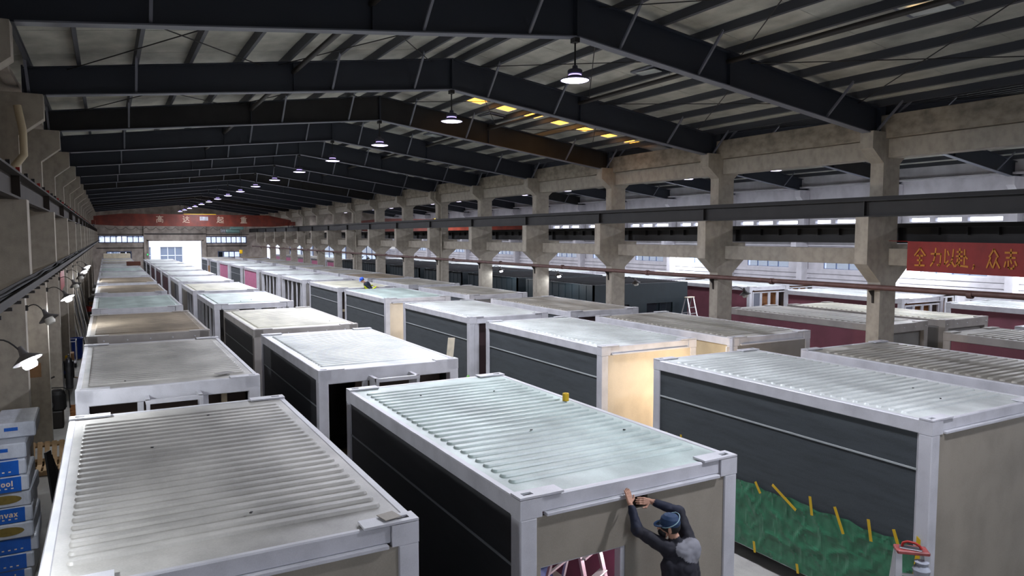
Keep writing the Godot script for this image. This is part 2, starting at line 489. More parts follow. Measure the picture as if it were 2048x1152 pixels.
func roofs() -> void:
	var offs := [0.28, 1.1, 2.2, 3.3, 4.4, 5.5, 6.6, 7.7, 8.8, 9.7]
	var half := 9.3
	# one rafter: tapered web, flanges, stiffeners, braces to the purlins
	var web := MB.new()
	web.prism(PackedVector2Array([Vector2(-half - 0.5, bot_y(-half)), Vector2(-half, bot_y(-half)), Vector2(0, bot_y(0.0)), Vector2(half, bot_y(half)), Vector2(half + 0.5, bot_y(half)), Vector2(half + 0.5, top_y(half + 0.5)), Vector2(0, top_y(0.0)), Vector2(-half - 0.5, top_y(-half - 0.5))]), 0.02)
	var wm := web.mesh()
	var fb := MB.new()
	var ft := MB.new()
	for s in [-1.0, 1.0]:
		fb.bar(Vector3(0, bot_y(0.0), 0), Vector3(s * (half + 0.1), bot_y(s * (half + 0.1)), 0), 0.24, 0.024)
		ft.bar(Vector3(0, top_y(0.0), 0), Vector3(s * (half + 0.5), top_y(s * (half + 0.5)), 0), 0.24, 0.024)
	var fbm := fb.mesh()
	var ftm := ft.mesh()
	for hk in 2:
		var r := hall_x(hk)
		var where: String = "over the container rows" if hk == 0 else "in the hall beyond the columns"
		for i in BAYS:
			var d := BAY0 + 6.0 * (i - 1) if i > 0 else 3.6
			var t := thing("roof_rafter", "%s dark gable rafter from the open end %s" % [ORD[i], where], "rafter", P(r, 0, d), 0.0, "rafters " + where)
			part(t, "web", wm, M.steel_navy if i % 5 != 3 else M.steel_dark)
			part(t, "bottom_flange", fbm, M.flange)
			part(t, "top_flange", ftm, M.steel_navy)
			part(t, "ridge_plate", bm(Vector3(0.05, 0.84, 0.26)), M.steel_navy, Vector3(0, 9.95, 0))
			for s in [-1.0, 1.0]:
				for k in [1, 3, 5, 7, 9]:
					if k == 5: continue
					var x: float = s * offs[k]
					if i < 9:
						var b := MB.new()
						b.bar(Vector3(x, bot_y(x) + 0.05, 0.06), Vector3(x, top_y(x) + 0.06, 0.8), 0.05, 0.05)
						part(t, "flange_brace", b.mesh(), M.flange)
				part(t, "stiffener", bm(Vector3(0.02, 0.72, 0.2)), M.steel_navy, Vector3(s * 4.25, (top_y(s * 4.25) + bot_y(s * 4.25)) * 0.5, 0))
				part(t, "end_plate", bm(Vector3(0.03, 0.75, 0.26)), M.steel_navy, Vector3(s * (half + 0.5), 8.7, 0))
		# purlins: continuous C sections along the hall
		var c := MB.new()
		var len := END_D - NEAR_D
		c.box(Vector3(0, 0.1, 0), Vector3(0.012, 0.2, len)); c.box(Vector3(0.035, 0.006, 0), Vector3(0.07, 0.012, len)); c.box(Vector3(0.035, 0.194, 0), Vector3(0.07, 0.012, len)); c.box(Vector3(0.066, 0.02, 0), Vector3(0.008, 0.03, len))
		var cm := c.mesh()
		for s in [-1.0, 1.0]:
			for k in offs.size():
				var x: float = s * offs[k]
				var side: String = ("toward the lamp wall" if s < 0 else "toward the columns") if hk == 0 else ("beyond the columns, near slope" if s < 0 else "toward the siding wall")
				one("roof_purlin", "%s dark purlin down from the ridge %s" % [ORD[k], side], "purlin", cm, M.purlin, P(r + x, top_y(x) + 0.012, (END_D + NEAR_D) * 0.5), Basis(Vector3(0, 0, 1), -s * 0.14), "roof purlins")
		# strut tubes under the purlins at mid slope
		for s in [-1.0, 1.0]:
			var tb := MB.new()
			tb.tube([P(r + s * 4.25, 9.55, NEAR_D + 0.2), P(r + s * 4.25, 9.55, END_D - 0.2)], 0.06, 10)
			var side2: String = ("on the lamp wall slope" if s < 0 else "on the column side slope") if hk == 0 else ("of the second hall, near slope" if s < 0 else "of the second hall, siding wall slope")
			one("roof_tube", "round steel tube running under the purlins %s" % side2, "tube", tb.mesh(), M.steel_brown)
		# roof sheets: the near ones one by one, the rest in one piece
		for s in [-1.0, 1.0]:
			var roof := MB.new()
			var y0 := top_y(0.0) + 0.225
			var y1 := top_y(s * 10.35) + 0.225
			var farstart := 41.0
			var e := Vector3(s * 10.35, y1 - y0, 0)
			roof.box(P(r, y0, (farstart + END_D) * 0.5 + 0.15) + e * 0.5, Vector3(e.length(), 0.05, END_D + 0.3 - farstart), Basis(e.normalized(), Vector3(0, 0, 1).cross(e.normalized()), Vector3(0, 0, 1)))
			var ce := struct("ceiling" if hk == 0 and s < 0 else "ceiling_%d" % (hk * 2 + (1 if s > 0 else 0)), roof.mesh(), M.sheet)
			for q in 45:
				var d := NEAR_D + q
				var skyl: bool = hk == 0 and s > 0 and q == 26
				if not skyl:
					var mb := MB.new()
					mb.box(P(r, y0 + 0.004 * (q % 2), d + 0.5) + e * 0.5, Vector3(e.length(), 0.045, 0.994), Basis(e.normalized(), Vector3(0, 0, 1).cross(e.normalized()), Vector3(0, 0, 1)))
					part(ce, "roof_sheet", mb.mesh(), M.sheet)
				else:
					skylight_strip(ce, r, y0, e, d)
	for a in [[12.5, 23.8, 0], [12.8, 15.2, 0], [12.6, 29.3, 0], [13.4, 8.2, 1]]:
		var dx: float = a[0] - RIDGE
		var t := thing("roof_hatch", "small patched roof hatch between purlins, %s" % ("torn and letting daylight in" if a[2] == 1 else "%s bay from the open end" % ORD[int((a[1] - BAY0) / 6.0 + 1.0)]), "hatch", P(a[0], top_y(dx) + 0.15, a[1]), 0.0, "roof hatches")
		var tilt := Basis(Vector3(0, 0, 1), -0.143)
		part(t, "frame", bm(Vector3(0.7, 0.05, 1.0), 0.01), M.flange, Vector3(0, 0.02, 0), tilt)
		part(t, "sheet", bm(Vector3(0.55, 0.02, 0.8), 0.004), M.roof_white, Vector3(0.0, -0.03, 0), tilt.rotated(Vector3(1, 0, 0), 0.06))
		if a[2] == 1:
			part(t, "window_gap", bm(Vector3(0.14, 0.02, 0.55), 0.004), glow(Color(1.0, 0.86, 0.66), 1.5), Vector3(-0.18, -0.05, 0.05), tilt.rotated(Vector3.UP, 0.15))
	# tie rods crossing under the roof
	for bay in [0, 1, 2, 5]:
		for s in [-1.0, 1.0]:
			for k in 2:
				var d0: float = BAY0 + 6.0 * (bay - 1)
				var a: float = s * (0.6 + 4.4 * k)
				var b: float = s * (4.6 + 4.4 * k)
				for fl in 2:
					var rd := MB.new()
					var da: float = d0 if fl == 0 else d0 + 6.0
					var db: float = d0 + 6.0 if fl == 0 else d0
					rd.tube([P(RIDGE + a, top_y(a) - 0.05, da), P(RIDGE + b, top_y(b) - 0.05, db)], 0.012, 6)
					one("tie_rod", "thin bracing rod under the %s roof bay, %s, %s pair" % [ORD[bay], "lamp wall slope" if s < 0 else "column side slope", "upper" if k == 0 else "lower"], "rod", rd.mesh(), M.steel_dark, Vector3.ZERO, Basis.IDENTITY, "roof bracing rods")

# a strip of translucent yellow roof light between the purlins
func skylight_strip(ce: Node3D, r: float, y0: float, e: Vector3, d: float) -> void:
	var u := e.normalized()
	var bs := Basis(u, Vector3(0, 0, 1).cross(u), Vector3(0, 0, 1))
	var L := e.length()
	var x := 0.0
	for k in 9:
		var a := 2.35 + 1.112 * k
		var mb := MB.new()
		mb.box(P(r, y0, d + 0.5) + u * (x + a) * 0.5, Vector3(a - x, 0.045, 0.994), bs)
		part(ce, "roof_sheet", mb.mesh(), M.sheet)
		x = a
		if k == 8: break
		# opening 0.8 long with three glowing slats between ribs
		for z in [-0.32, 0.32]:
			var m2 := MB.new()
			m2.box(P(r, y0, d + 0.5 + z * 1.27) + u * (x + 0.42), Vector3(0.84, 0.045, 0.18), bs)
			part(ce, "roof_sheet", m2.mesh(), M.sheet)
		for z in [-0.21, 0.0, 0.21]:
			var m3 := MB.new()
			m3.box(P(r, y0 - 0.0, d + 0.5 + z) + u * (x + 0.42), Vector3(0.8, 0.03, 0.15), bs)
			part(ce, "skylight_pane", m3.mesh(), M.skylight)
		x += 0.84
	var m4 := MB.new()
	m4.box(P(r, y0, d + 0.5) + u * (x + L) * 0.5, Vector3(L - x, 0.045, 0.994), bs)
	part(ce, "roof_sheet", m4.mesh(), M.sheet)
	var al := AreaLight3D.new()
	al.name = "skylight_light"
	al.area_size = Vector2(7.6, 0.6)
	al.light_color = Color(1.0, 0.72, 0.32)
	al.light_energy = 1.1
	al.shadow_enabled = true
	al.light_size = 0.5
	add_child(al)
	var ctr := P(r, y0 - 0.06, d + 0.5) + u * 6.6
	al.look_at_from_position(ctr, ctr - bs.y * signf(bs.y.y), Vector3(0, 0, 1).cross(bs.y))

func crane_beams() -> void:
	# crane runways: [x, y0, y1, label]
	var defs := [[17.9, 6.05, 6.5, "dark steel crane runway beam on the column brackets facing the container rows", M.steel_dark], [-1.16, 6.05, 6.42, "brown steel crane runway beam along the lamp wall", M.rust_dark], [19.45, 5.34, 5.8, "dark steel crane runway beam with stiffeners beyond the columns, above the concrete struts", M.steel_dark], [37.2, 5.34, 5.8, "dark steel crane runway beam along the white siding wall", M.steel_dark]]
	for q in defs.size():
		var a: Array = defs[q]
		var L := END_D - NEAR_D - 0.4
		var t := thing("crane_runway", a[3], "beam", P(a[0], a[1], (END_D + NEAR_D) * 0.5))
		var h: float = a[2] - a[1]
		part(t, "web", bm(Vector3(0.03, h, L)), a[4], Vector3(0, h * 0.5, 0))
		part(t, "bottom_flange", bm(Vector3(0.26, 0.03, L)), a[4], Vector3(0, 0.015, 0))
		part(t, "top_flange", bm(Vector3(0.30, 0.03, L)), a[4], Vector3(0, h - 0.015, 0))
		part(t, "rail", bm(Vector3(0.07, 0.09, L)), M.rust if q == 1 else M.steel_dark, Vector3(0, h + 0.045, 0))
		for i in BAYS + 1:
			var z := (END_D + NEAR_D) * 0.5 - (BAY0 + 6.0 * (i - 1))
			if absf(z) > L * 0.5: continue
			part(t, "end_stiffener", bm(Vector3(0.24, h - 0.06, 0.03)), a[4], Vector3(0, h * 0.5, z))
			if q == 2 and i < 8:
				for j in 7: part(t, "stiffener", bm(Vector3(0.12, 0.2, 0.025)), a[4], Vector3(-0.08, h - 0.13, z - 0.75 * (j + 0.5)))
			if q == 1 and i < 10:
				for j in 5: part(t, "rail_clip", bm(Vector3(0.05, 0.08, 0.03)), M.red_paint if j % 3 == 0 else M.steel_dark, Vector3(0.1, h + 0.05, z - 1.2 * j))

# overhead cranes
func cranes() -> void:
	crane_girder(82.0, 0, "orange red overhead crane girder with white characters before the gate wall", true)
	crane_girder(63.0, 1, "orange red overhead crane girder in the hall beyond the columns", false)

func crane_girder(d: float, hk: int, label: String, letters: bool) -> void:
	var r := hall_x(hk)
	var y0: float = 6.55 if hk == 0 else 5.9
	var t := thing("overhead_crane", label, "crane", P(r, y0, d))
	var mb := MB.new()
	var w: float = 9.45 if hk == 0 else 8.7
	mb.prism(PackedVector2Array([Vector2(-w, 0.12), Vector2(-w + 2.0, 0.0), Vector2(w - 2.0, 0.0), Vector2(w, 0.16), Vector2(w, 0.72), Vector2(w - 2.4, 1.22), Vector2(-w + 2.4, 1.22), Vector2(-w, 0.95)]), 0.5)
	part(t, "girder", mb.mesh(), M.orange)
	for s in [-1.0, 1.0]:
		var ec := part(t, "end_carriage", bm(Vector3(0.36, 0.4, 3.2), 0.03), M.orange, Vector3(s * w, 0.33, 0))
		for z in [-1.2, 1.2]:
			var wm := MB.new()
			wm.lathe([Vector2(0, -0.05), Vector2(0.16, -0.05), Vector2(0.16, 0.05), Vector2(0, 0.05)], 16, Transform3D(Basis(Vector3(0, 0, 1), PI / 2), Vector3.ZERO))
			part(ec, "wheel", wm.mesh(), M.steel, Vector3(0, -0.23, z))
	part(t, "walkway", bm(Vector3(3.1, 0.06, 0.5)), M.yellow, Vector3(0.2, 1.25, 0))
	var fest := MB.new()
	for i in 12:
		var p := []
		for k in 9:
			var u := k / 8.0
			p.append(Vector3(-8.5 + i * 0.9 + u * 0.9, -0.12 - 0.28 * sin(u * PI), 0.32))
		fest.tube(p, 0.02, 5)
	part(t, "festoon_cable", fest.mesh(), M.black)
	if letters:
		part(t, "name_plate", bm(Vector3(0.8, 0.4, 0.02)), M.steel, Vector3(0.55, 0.8, 0.262))
		var ch := [H_GAO, H_DA, H_QI, H_ZHONG]
		var xs := [-3.95, -1.5, 1.8, 4.15]
		for i in 4: part(t, "lettering", glyph(ch[i], 0.68, 0.06), M.letter_white, Vector3(xs[i], 0.36, 0.256))
	var h := thing("crane_hoist", "green electric chain hoist hanging under the %s" % ("orange crane before the gate wall" if hk == 0 else "orange crane beyond the columns"), "hoist", P(r + 3.6, y0 - 0.55, d))
	part(h, "trolley", bm(Vector3(1.3, 0.3, 0.6), 0.03), M.green_machine, Vector3(0.2, 0.36, 0))
	var dr := MB.new()
	dr.lathe([Vector2(0, -0.7), Vector2(0.2, -0.7), Vector2(0.24, -0.6), Vector2(0.24, 0.6), Vector2(0.2, 0.7), Vector2(0, 0.7)], 18, Transform3D(Basis(Vector3(0, 0, 1), PI / 2), Vector3.ZERO))
	part(h, "drum", dr.mesh(), M.green_machine, Vector3(-0.2, 0.05, 0))
	part(h, "motor", bm(Vector3(0.5, 0.4, 0.4), 0.06), M.steel, Vector3(-1.15, 0.1, 0))
	for x in [0.5, 0.65]:
		var rp := MB.new()
		rp.tube([Vector3(x, 0.0, 0), Vector3(x, -2.0, 0)], 0.02, 6)
		part(h, "rope", rp.mesh(), M.black)
	var hb := part(h, "hook_block", bm(Vector3(0.3, 0.4, 0.22), 0.04), M.yellow, Vector3(0.57, -2.15, 0))
	var hk2 := MB.new()
	var hp := []
	for k in 10: hp.append(Vector3(0.1 * sin(k * 0.5), -0.32 - 0.1 + 0.1 * cos(k * 0.5), 0))
	hk2.tube(hp, 0.03, 8)
	part(hb, "hook", hk2.mesh(), M.steel)

# lettering drawn stroke by stroke on a 10 x 10 grid
const H_QUAN := [[[5, 10], [0.5, 6]], [[5, 10], [9.5, 6]], [[2.5, 5.8], [7.5, 5.8]], [[3, 3.2], [7, 3.2]], [[1, 0.3], [9, 0.3]], [[5, 5.8], [5, 0.3]]]
const H_LI := [[[1, 7], [9, 7], [8.6, 1.5], [7.5, 0.5], [6.3, 1]], [[4.6, 10], [4.3, 6], [3, 2.5], [0.8, 0.3]]]
const H_YI := [[[1.5, 9.5], [1.5, 1.5], [4, 3.2]], [[3.5, 8.5], [4.6, 6.5]], [[8, 9.5], [7.5, 5], [6, 2], [3.5, 0.2]], [[6.8, 3.2], [9.3, 0.3]]]
const H_FU := [[[1, 8.3], [5, 8.3]], [[3, 10], [3, 6]], [[0.5, 6], [5.3, 6]], [[3, 6], [3, 1.6]], [[3, 3.8], [5, 3.8]], [[1.5, 4.4], [1.2, 2], [0.2, 0.4]], [[1.3, 2.4], [3.5, 0.9], [9.7, 0.4]], [[6.8, 9.5], [6.8, 1.8]], [[6.8, 6.2], [9, 4.8]]]
const H_COMMA := [[[1.5, 1.5], [1.9, 0.9], [1, -0.6]]]
const H_ZHONG4 := [[[5, 10], [2, 6.2]], [[5, 10], [8.2, 6.2]], [[2.8, 5.6], [0.4, 0.4]], [[2.4, 3.6], [4.4, 0.8]], [[7.2, 5.6], [5, 0.4]], [[7, 3.8], [9.6, 0.4]]]
const H_ZHI := [[[1, 8.4], [9, 8.4]], [[5, 10], [5, 5.8]], [[2, 5.8], [8, 5.8]], [[1.6, 3.6], [0.8, 1.2]], [[3.4, 4], [3.6, 0.8], [4.6, 0.2], [7, 0.4], [7.4, 1.8]], [[5, 4.4], [5.8, 3]], [[8, 4], [9.2, 2]]]
const H_GAO := [[[5, 10], [5, 8.8]], [[0.5, 8.6], [9.5, 8.6]], [[3, 7.4], [7, 7.4], [7, 5.8], [3, 5.8], [3, 7.4]], [[1, 0], [1, 4.7], [9, 4.7], [9, 0.5], [8, 0.2]], [[3.2, 3.4], [6.8, 3.4], [6.8, 1.5], [3.2, 1.5], [3.2, 3.4]]]
const H_DA := [[[4, 7.4], [9, 7.4]], [[6.5, 9.8], [6, 5], [4, 2.6]], [[6.4, 6], [9, 2.8]], [[1.2, 9.5], [2.2, 8.3]], [[0.6, 6], [2.4, 6], [2.4, 2]], [[0.4, 0.6], [2.4, 2], [4, 0.8], [9.7, 0.5]]]
const H_QI := [[[1, 8.3], [5, 8.3]], [[3, 10], [3, 6]], [[0.5, 6], [5.3, 6]], [[3, 6], [3, 1.6]], [[3, 3.8], [5, 3.8]], [[1.5, 4.4], [1.2, 2], [0.2, 0.4]], [[1.3, 2.4], [3.5, 0.9], [9.7, 0.4]], [[6, 8.6], [9, 8.6], [9, 6], [6, 6]], [[6, 6], [6, 2.6], [9.3, 2.6], [9.3, 3.8]]]
const H_ZHONG := [[[7.5, 9.8], [2, 9]], [[0.5, 7.6], [9.5, 7.6]], [[2, 6.4], [8, 6.4], [8, 3.4], [2, 3.4], [2, 6.4]], [[2, 4.9], [8, 4.9]], [[5, 9.3], [5, 0.3]], [[1.5, 1.9], [8.5, 1.9]], [[0.3, 0.3], [9.7, 0.3]]]
func glyph(strokes: Array, size: float, w: float) -> ArrayMesh:
	var mb := MB.new()
	var k := size / 10.0
	for s in strokes:
		for i in s.size() - 1:
			var a := Vector3(s[i][0] * k, s[i][1] * k, 0)
			var b := Vector3(s[i + 1][0] * k, s[i + 1][1] * k, 0)
			var e := (b - a).normalized() * w * 0.35
			mb.bar(a - e, b + e, w, 0.008, Vector3(0, 0, 1))
	return mb.mesh()

func window_grid(n: int, x0: float, y0: float, x1: float, y1: float, cells: int, d: float, dark := 0) -> void:
	var mb := MB.new()
	var t := 0.11
	mb.ab(P(x0, y0, d + 0.2), P(x1, y0 + t, d + 0.05)); mb.ab(P(x0, y1 - t, d + 0.2), P(x1, y1, d + 0.05))
	for i in cells + 1:
		var x := lerpf(x0 + t * 0.5, x1 - t * 0.5, float(i) / cells)
		mb.ab(P(x - t * 0.5, y0, d + 0.2), P(x + t * 0.5, y1, d + 0.05))
	var w := struct("window_%d" % n, mb.mesh(), M.window_frame)
	for i in cells:
		var xa := lerpf(x0, x1, float(i) / cells) + t
		var xb := lerpf(x0, x1, float(i + 1) / cells) - t * 0.5
		pbox(w, "pane", P(xa, y0 + t, d + 0.14), P(xb, y1 - t, d + 0.12), M.dark_glass if (dark > 0 and i >= cells - dark) or (dark < 0 and i < -dark) else M.window_glass)

func end_windows() -> void:
	var d := END_D
	window_grid(1, -0.95, 4.62, 4.45, 5.6, 8, d)
	window_grid(2, 12.05, 4.5, 17.5, 5.5, 8, d)
	window_grid(3, -0.1, 2.55, 2.85, 3.52, 4, d, 2)
	window_grid(4, 13.6, 2.5, 16.6, 3.4, 4, d, -1)
	window_grid(5, 23.5, 1.5, 27.0, 4.6, 4, d)
	window_grid(6, 28.5, 1.5, 32.0, 4.6, 4, d)
	window_grid(7, 33.5, 1.5, 37.0, 4.6, 4, d)
	# gate: steel frame, header, folded door leaf and rail
	var mb := MB.new()
	mb.ab(P(4.72, FLOOR_Y, d + 0.1), P(4.94, 5.0, d - 0.12)); mb.ab(P(11.58, FLOOR_Y, d + 0.1), P(11.8, 5.0, d - 0.12)); mb.ab(P(4.72, 4.85, d + 0.1), P(11.8, 5.05, d - 0.12))
	var g := struct("door_1", mb.mesh(), M.plaster)
	pbox(g, "lintel", P(4.6, 5.05, d + 0.1), P(11.95, 5.75, d - 0.15), M.plaster, 0.02)
	pbox(g, "door_rail", P(4.4, 5.75, d), P(12.1, 5.9, d - 0.25), M.steel_brown)
	pbox(g, "rolled_edge", P(11.45, FLOOR_Y, d + 0.12), P(11.58, 4.85, d), M.frame_grey)
	one("exit_sign", "small round green exit sign beside the open gate", "sign", bm(Vector3(0.3, 0.2, 0.05), 0.02), glow(Color(0.15, 0.9, 0.45), 0.8), P(4.66, 3.05, d - 0.15))
	# conduit runs on the end wall
	for a in [[5.75, -1.2, 17.8, "upper"], [3.95, -1.2, 4.6, "lower"], [4.15, 12.0, 17.5, "middle"]]:
		var tb := MB.new()
		tb.tube([P(a[1], a[0], d - 0.06), P(a[2], a[0], d - 0.06)], 0.045, 8)
		one("wall_conduit", "%s dark conduit run along the gate wall" % a[3], "pipe", tb.mesh(), M.steel_brown)

func outside() -> void:
	struct("ground", bm(Vector3(160, 0.3, 120)), M.asphalt, P(18, FLOOR_Y - 0.17, END_D + 62))
	struct("ground_near", bm(Vector3(160, 0.3, 60)), M.asphalt, P(18, FLOOR_Y - 0.17, NEAR_D - 32.0))
	var b := thing("white_building", "white building with grey windows standing outside beyond the open gate", "building", P(9, FLOOR_Y, END_D + 26))
	var mb := MB.new()
	var hs := []
	for x in [-15.6, -10.8, -6.0, -1.2, 12.0]:
		for j in 2: hs.append([x, 1.5 + j * 4.2, x + 3.4, 4.15 + j * 4.2])
	holes(mb, -18, 22, 0, 12, hs, 0.3, Transform3D.IDENTITY)
	mb.ab(Vector3(-18, 0, -10), Vector3(22, 12, -9.7)); mb.ab(Vector3(-18, 11.8, -10), Vector3(22, 12.1, 0.3)); mb.ab(Vector3(-18, 0, -10), Vector3(-17.7, 12, 0)); mb.ab(Vector3(21.7, 0, -10), Vector3(22, 12, 0))
	part(b, "wall", mb.mesh(), M.white_wall)
	for h in hs:
		var w := MB.new()
		for q in 4:
			var x := lerpf(h[0], h[2], q / 3.0)
			w.ab(Vector3(x - 0.05, h[1], -0.12), Vector3(x + 0.05, h[3], 0.0))
		for y in [h[1], lerpf(h[1], h[3], 0.45), h[3]]: w.ab(Vector3(h[0], y - 0.05, -0.12), Vector3(h[2], y + 0.05, 0))
		var fr := part(b, "window", w.mesh(), M.white_wall)
		pbox(fr, "pane", Vector3(h[0], h[1], -0.09), Vector3(h[2], h[3], -0.07), M.window_far)

# ------------------------------------------------------------------ lamps
func area_down(parent: Node3D, at: Vector3, color: Color, e: float, size: float) -> void:
	var l := AreaLight3D.new()
	l.name = "light"
	parent.add_child(l, true)
	l.position = at
	l.light_color = color
	l.light_energy = e
	l.area_size = Vector2(size, size)
	l.area_range = 150.0
	l.area_attenuation = 2.0
	l.shadow_enabled = true
	l.basis = Basis.looking_at(Vector3.DOWN, Vector3(0, 0, 1))
func omni(parent: Node3D, at: Vector3, color: Color, e: float, size: float) -> OmniLight3D:
	var l := OmniLight3D.new()
	l.name = "light"
	parent.add_child(l, true)
	l.position = at
	l.light_color = color
	l.light_energy = e
	l.omni_range = 150.0
	l.omni_attenuation = 2.0
	l.light_size = size
	l.shadow_enabled = true
	return l

const BAY_E := 46.0
func bay_lamps() -> void:
	var hous := MB.new()
	hous.lathe([Vector2(0, 0.30), Vector2(0.05, 0.30), Vector2(0.06, 0.24), Vector2(0.13, 0.22), Vector2(0.15, 0.20), Vector2(0.15, 0.14), Vector2(0.12, 0.12)], 20)
	var refl := MB.new()
	refl.lathe([Vector2(0.13, 0.10), Vector2(0.16, 0.085), Vector2(0.20, 0.05), Vector2(0.30, 0.02), Vector2(0.31, 0.0), Vector2(0.29, 0.0), Vector2(0.19, 0.04), Vector2(0.13, 0.085)], 24)
	var ring := MB.new()
	ring.lathe([Vector2(0.125, 0.12), Vector2(0.135, 0.11), Vector2(0.13, 0.10)], 20)
	var lens := MB.new()
	lens.lathe([Vector2(0.285, 0.004), Vector2(0.24, -0.012), Vector2(0.12, -0.022), Vector2(0, -0.025)], 24)
	var hm := hous.mesh()
	var rm := refl.mesh()
	var gm := ring.mesh()
	var lm := lens.mesh()
	for hk in 2:
		for i in BAYS + 1:
			var d := BAY0 + 6.0 * (i - 1) if i > 0 else 3.62
			if d > END_D - 2: continue
			var y := 8.68
			var t := thing("high_bay_lamp", "%s high bay lamp from the open end %s" % [ORD[i], "over the container rows" if hk == 0 else "beyond the columns"], "lamp", P(hall_x(hk), y, d - 0.02), 0.0, "high bay lamps on the ridge")
			var rod := MB.new()
			rod.tube([Vector3(0, 0.3, 0), Vector3(0, 0.85, 0)], 0.018, 6)
			rod.box(Vector3(0, 0.80, 0), Vector3(0.12, 0.1, 0.16))
			part(t, "rod", rod.mesh(), M.steel_dark)
			part(t, "housing", hm, M.lamp_body)
			part(t, "light_ring", gm, M.lens_ring)
			part(t, "reflector", rm, M.lamp_body)
			part(t, "lens", lm, M.lens)
			area_down(t, Vector3(0, -0.05, 0), Color(0.94, 0.95, 1.0), BAY_E, 0.48)

func arm_lamp(label: String, base: Vector3, tip: Vector3, lit: bool, tilt: Vector3, energy: float, warm := false) -> void:
	var t := thing("wall_lamp", label, "lamp", base, 0.0, "arm lamps on the columns")
	var a := tip - base
	var pts := []
	for k in 9:
		var u := k / 8.0
		pts.append(Vector3(a.x * u, a.y * u + 0.14 * sin(u * PI), a.z * u))
	var mb := MB.new()
	mb.tube(pts, 0.012, 6)
	part(t, "arm", mb.mesh(), M.steel_dark)
	part(t, "mount", bm(Vector3(0.08, 0.12, 0.03), 0.008), M.steel_dark)
	var dn := tilt.normalized()
	var x := dn.cross(Vector3(0, 0, 1)).normalized()
	var bs := Basis(x, -dn, x.cross(-dn))
	mb = MB.new()
	mb.lathe([Vector2(0.03, 0.13), Vector2(0.045, 0.05), Vector2(0.06, 0.0), Vector2(0.19, -0.09), Vector2(0.20, -0.105), Vector2(0.185, -0.105), Vector2(0.05, -0.01)], 20)
	part(t, "shade", mb.mesh(), M.shade, a, bs)
	mb = MB.new()
	mb.lathe([Vector2(0, 0.03), Vector2(0.04, 0.02), Vector2(0.05, -0.05), Vector2(0.09, -0.07), Vector2(0.10, -0.17), Vector2(0.08, -0.21), Vector2(0, -0.22)], 18)
	var bulb := part(t, "bulb", mb.mesh(), (M.bulb_warm if warm else M.bulb_on) if lit else M.bulb_off, a, bs)
	if lit: omni(t, a + bs * Vector3(0, -0.12, 0), Color(1.0, 0.93, 0.85) if warm else Color(0.95, 0.97, 1.0), energy, 0.08)

const WALL_E := 4.5
func wall_lamps() -> void:
	var lit := [true, true, false, true, false, false, true, true]
	for i in 8:
		var d := BAY0 + 6.0 * (i - 1) - 0.1
		var st: String = "glowing" if lit[i] else "unlit"
		arm_lamp("%s shaded arm lamp on the %s column of the lamp wall" % [st, ORD[i]], P(-1.54, 4.02, d), P(-1.08 - 0.1 * (1 if i == 2 else 0), 3.86, d - 0.05), lit[i], Vector3(0.5, -1, 0.3), WALL_E * (0.45 if i == 0 else 1.0))
	var mid := [[18.3, false, 19.15, 3.4], [24.3, false, 19.15, 3.45], [30.2, true, 19.1, 3.5], [36.2, true, 19.1, 3.5], [60.0, false, 19.1, 3.5]]
	for a in mid:
		arm_lamp("%s shaded lamp on the %s column between the halls" % ["glowing" if a[1] else "unlit", ORD[int(round((a[0] - BAY0) / 6.0)) + 1]], P(19.03, a[3] + 0.25, a[0]), P(a[2] + 0.3, a[3] + 0.2, a[0] - 0.3), a[1], Vector3(0.2, -1, 0.1), 1.6)
	for d in [17.0, 23.0, 41.0]:
		arm_lamp("glowing lamp on the siding wall, %s window strip from the open end" % ORD[int(d / 6.0)], P(38.04, 4.6, d), P(37.3, 4.5, d - 0.2), true, Vector3(-0.3, -1, 0.2), 14.0)

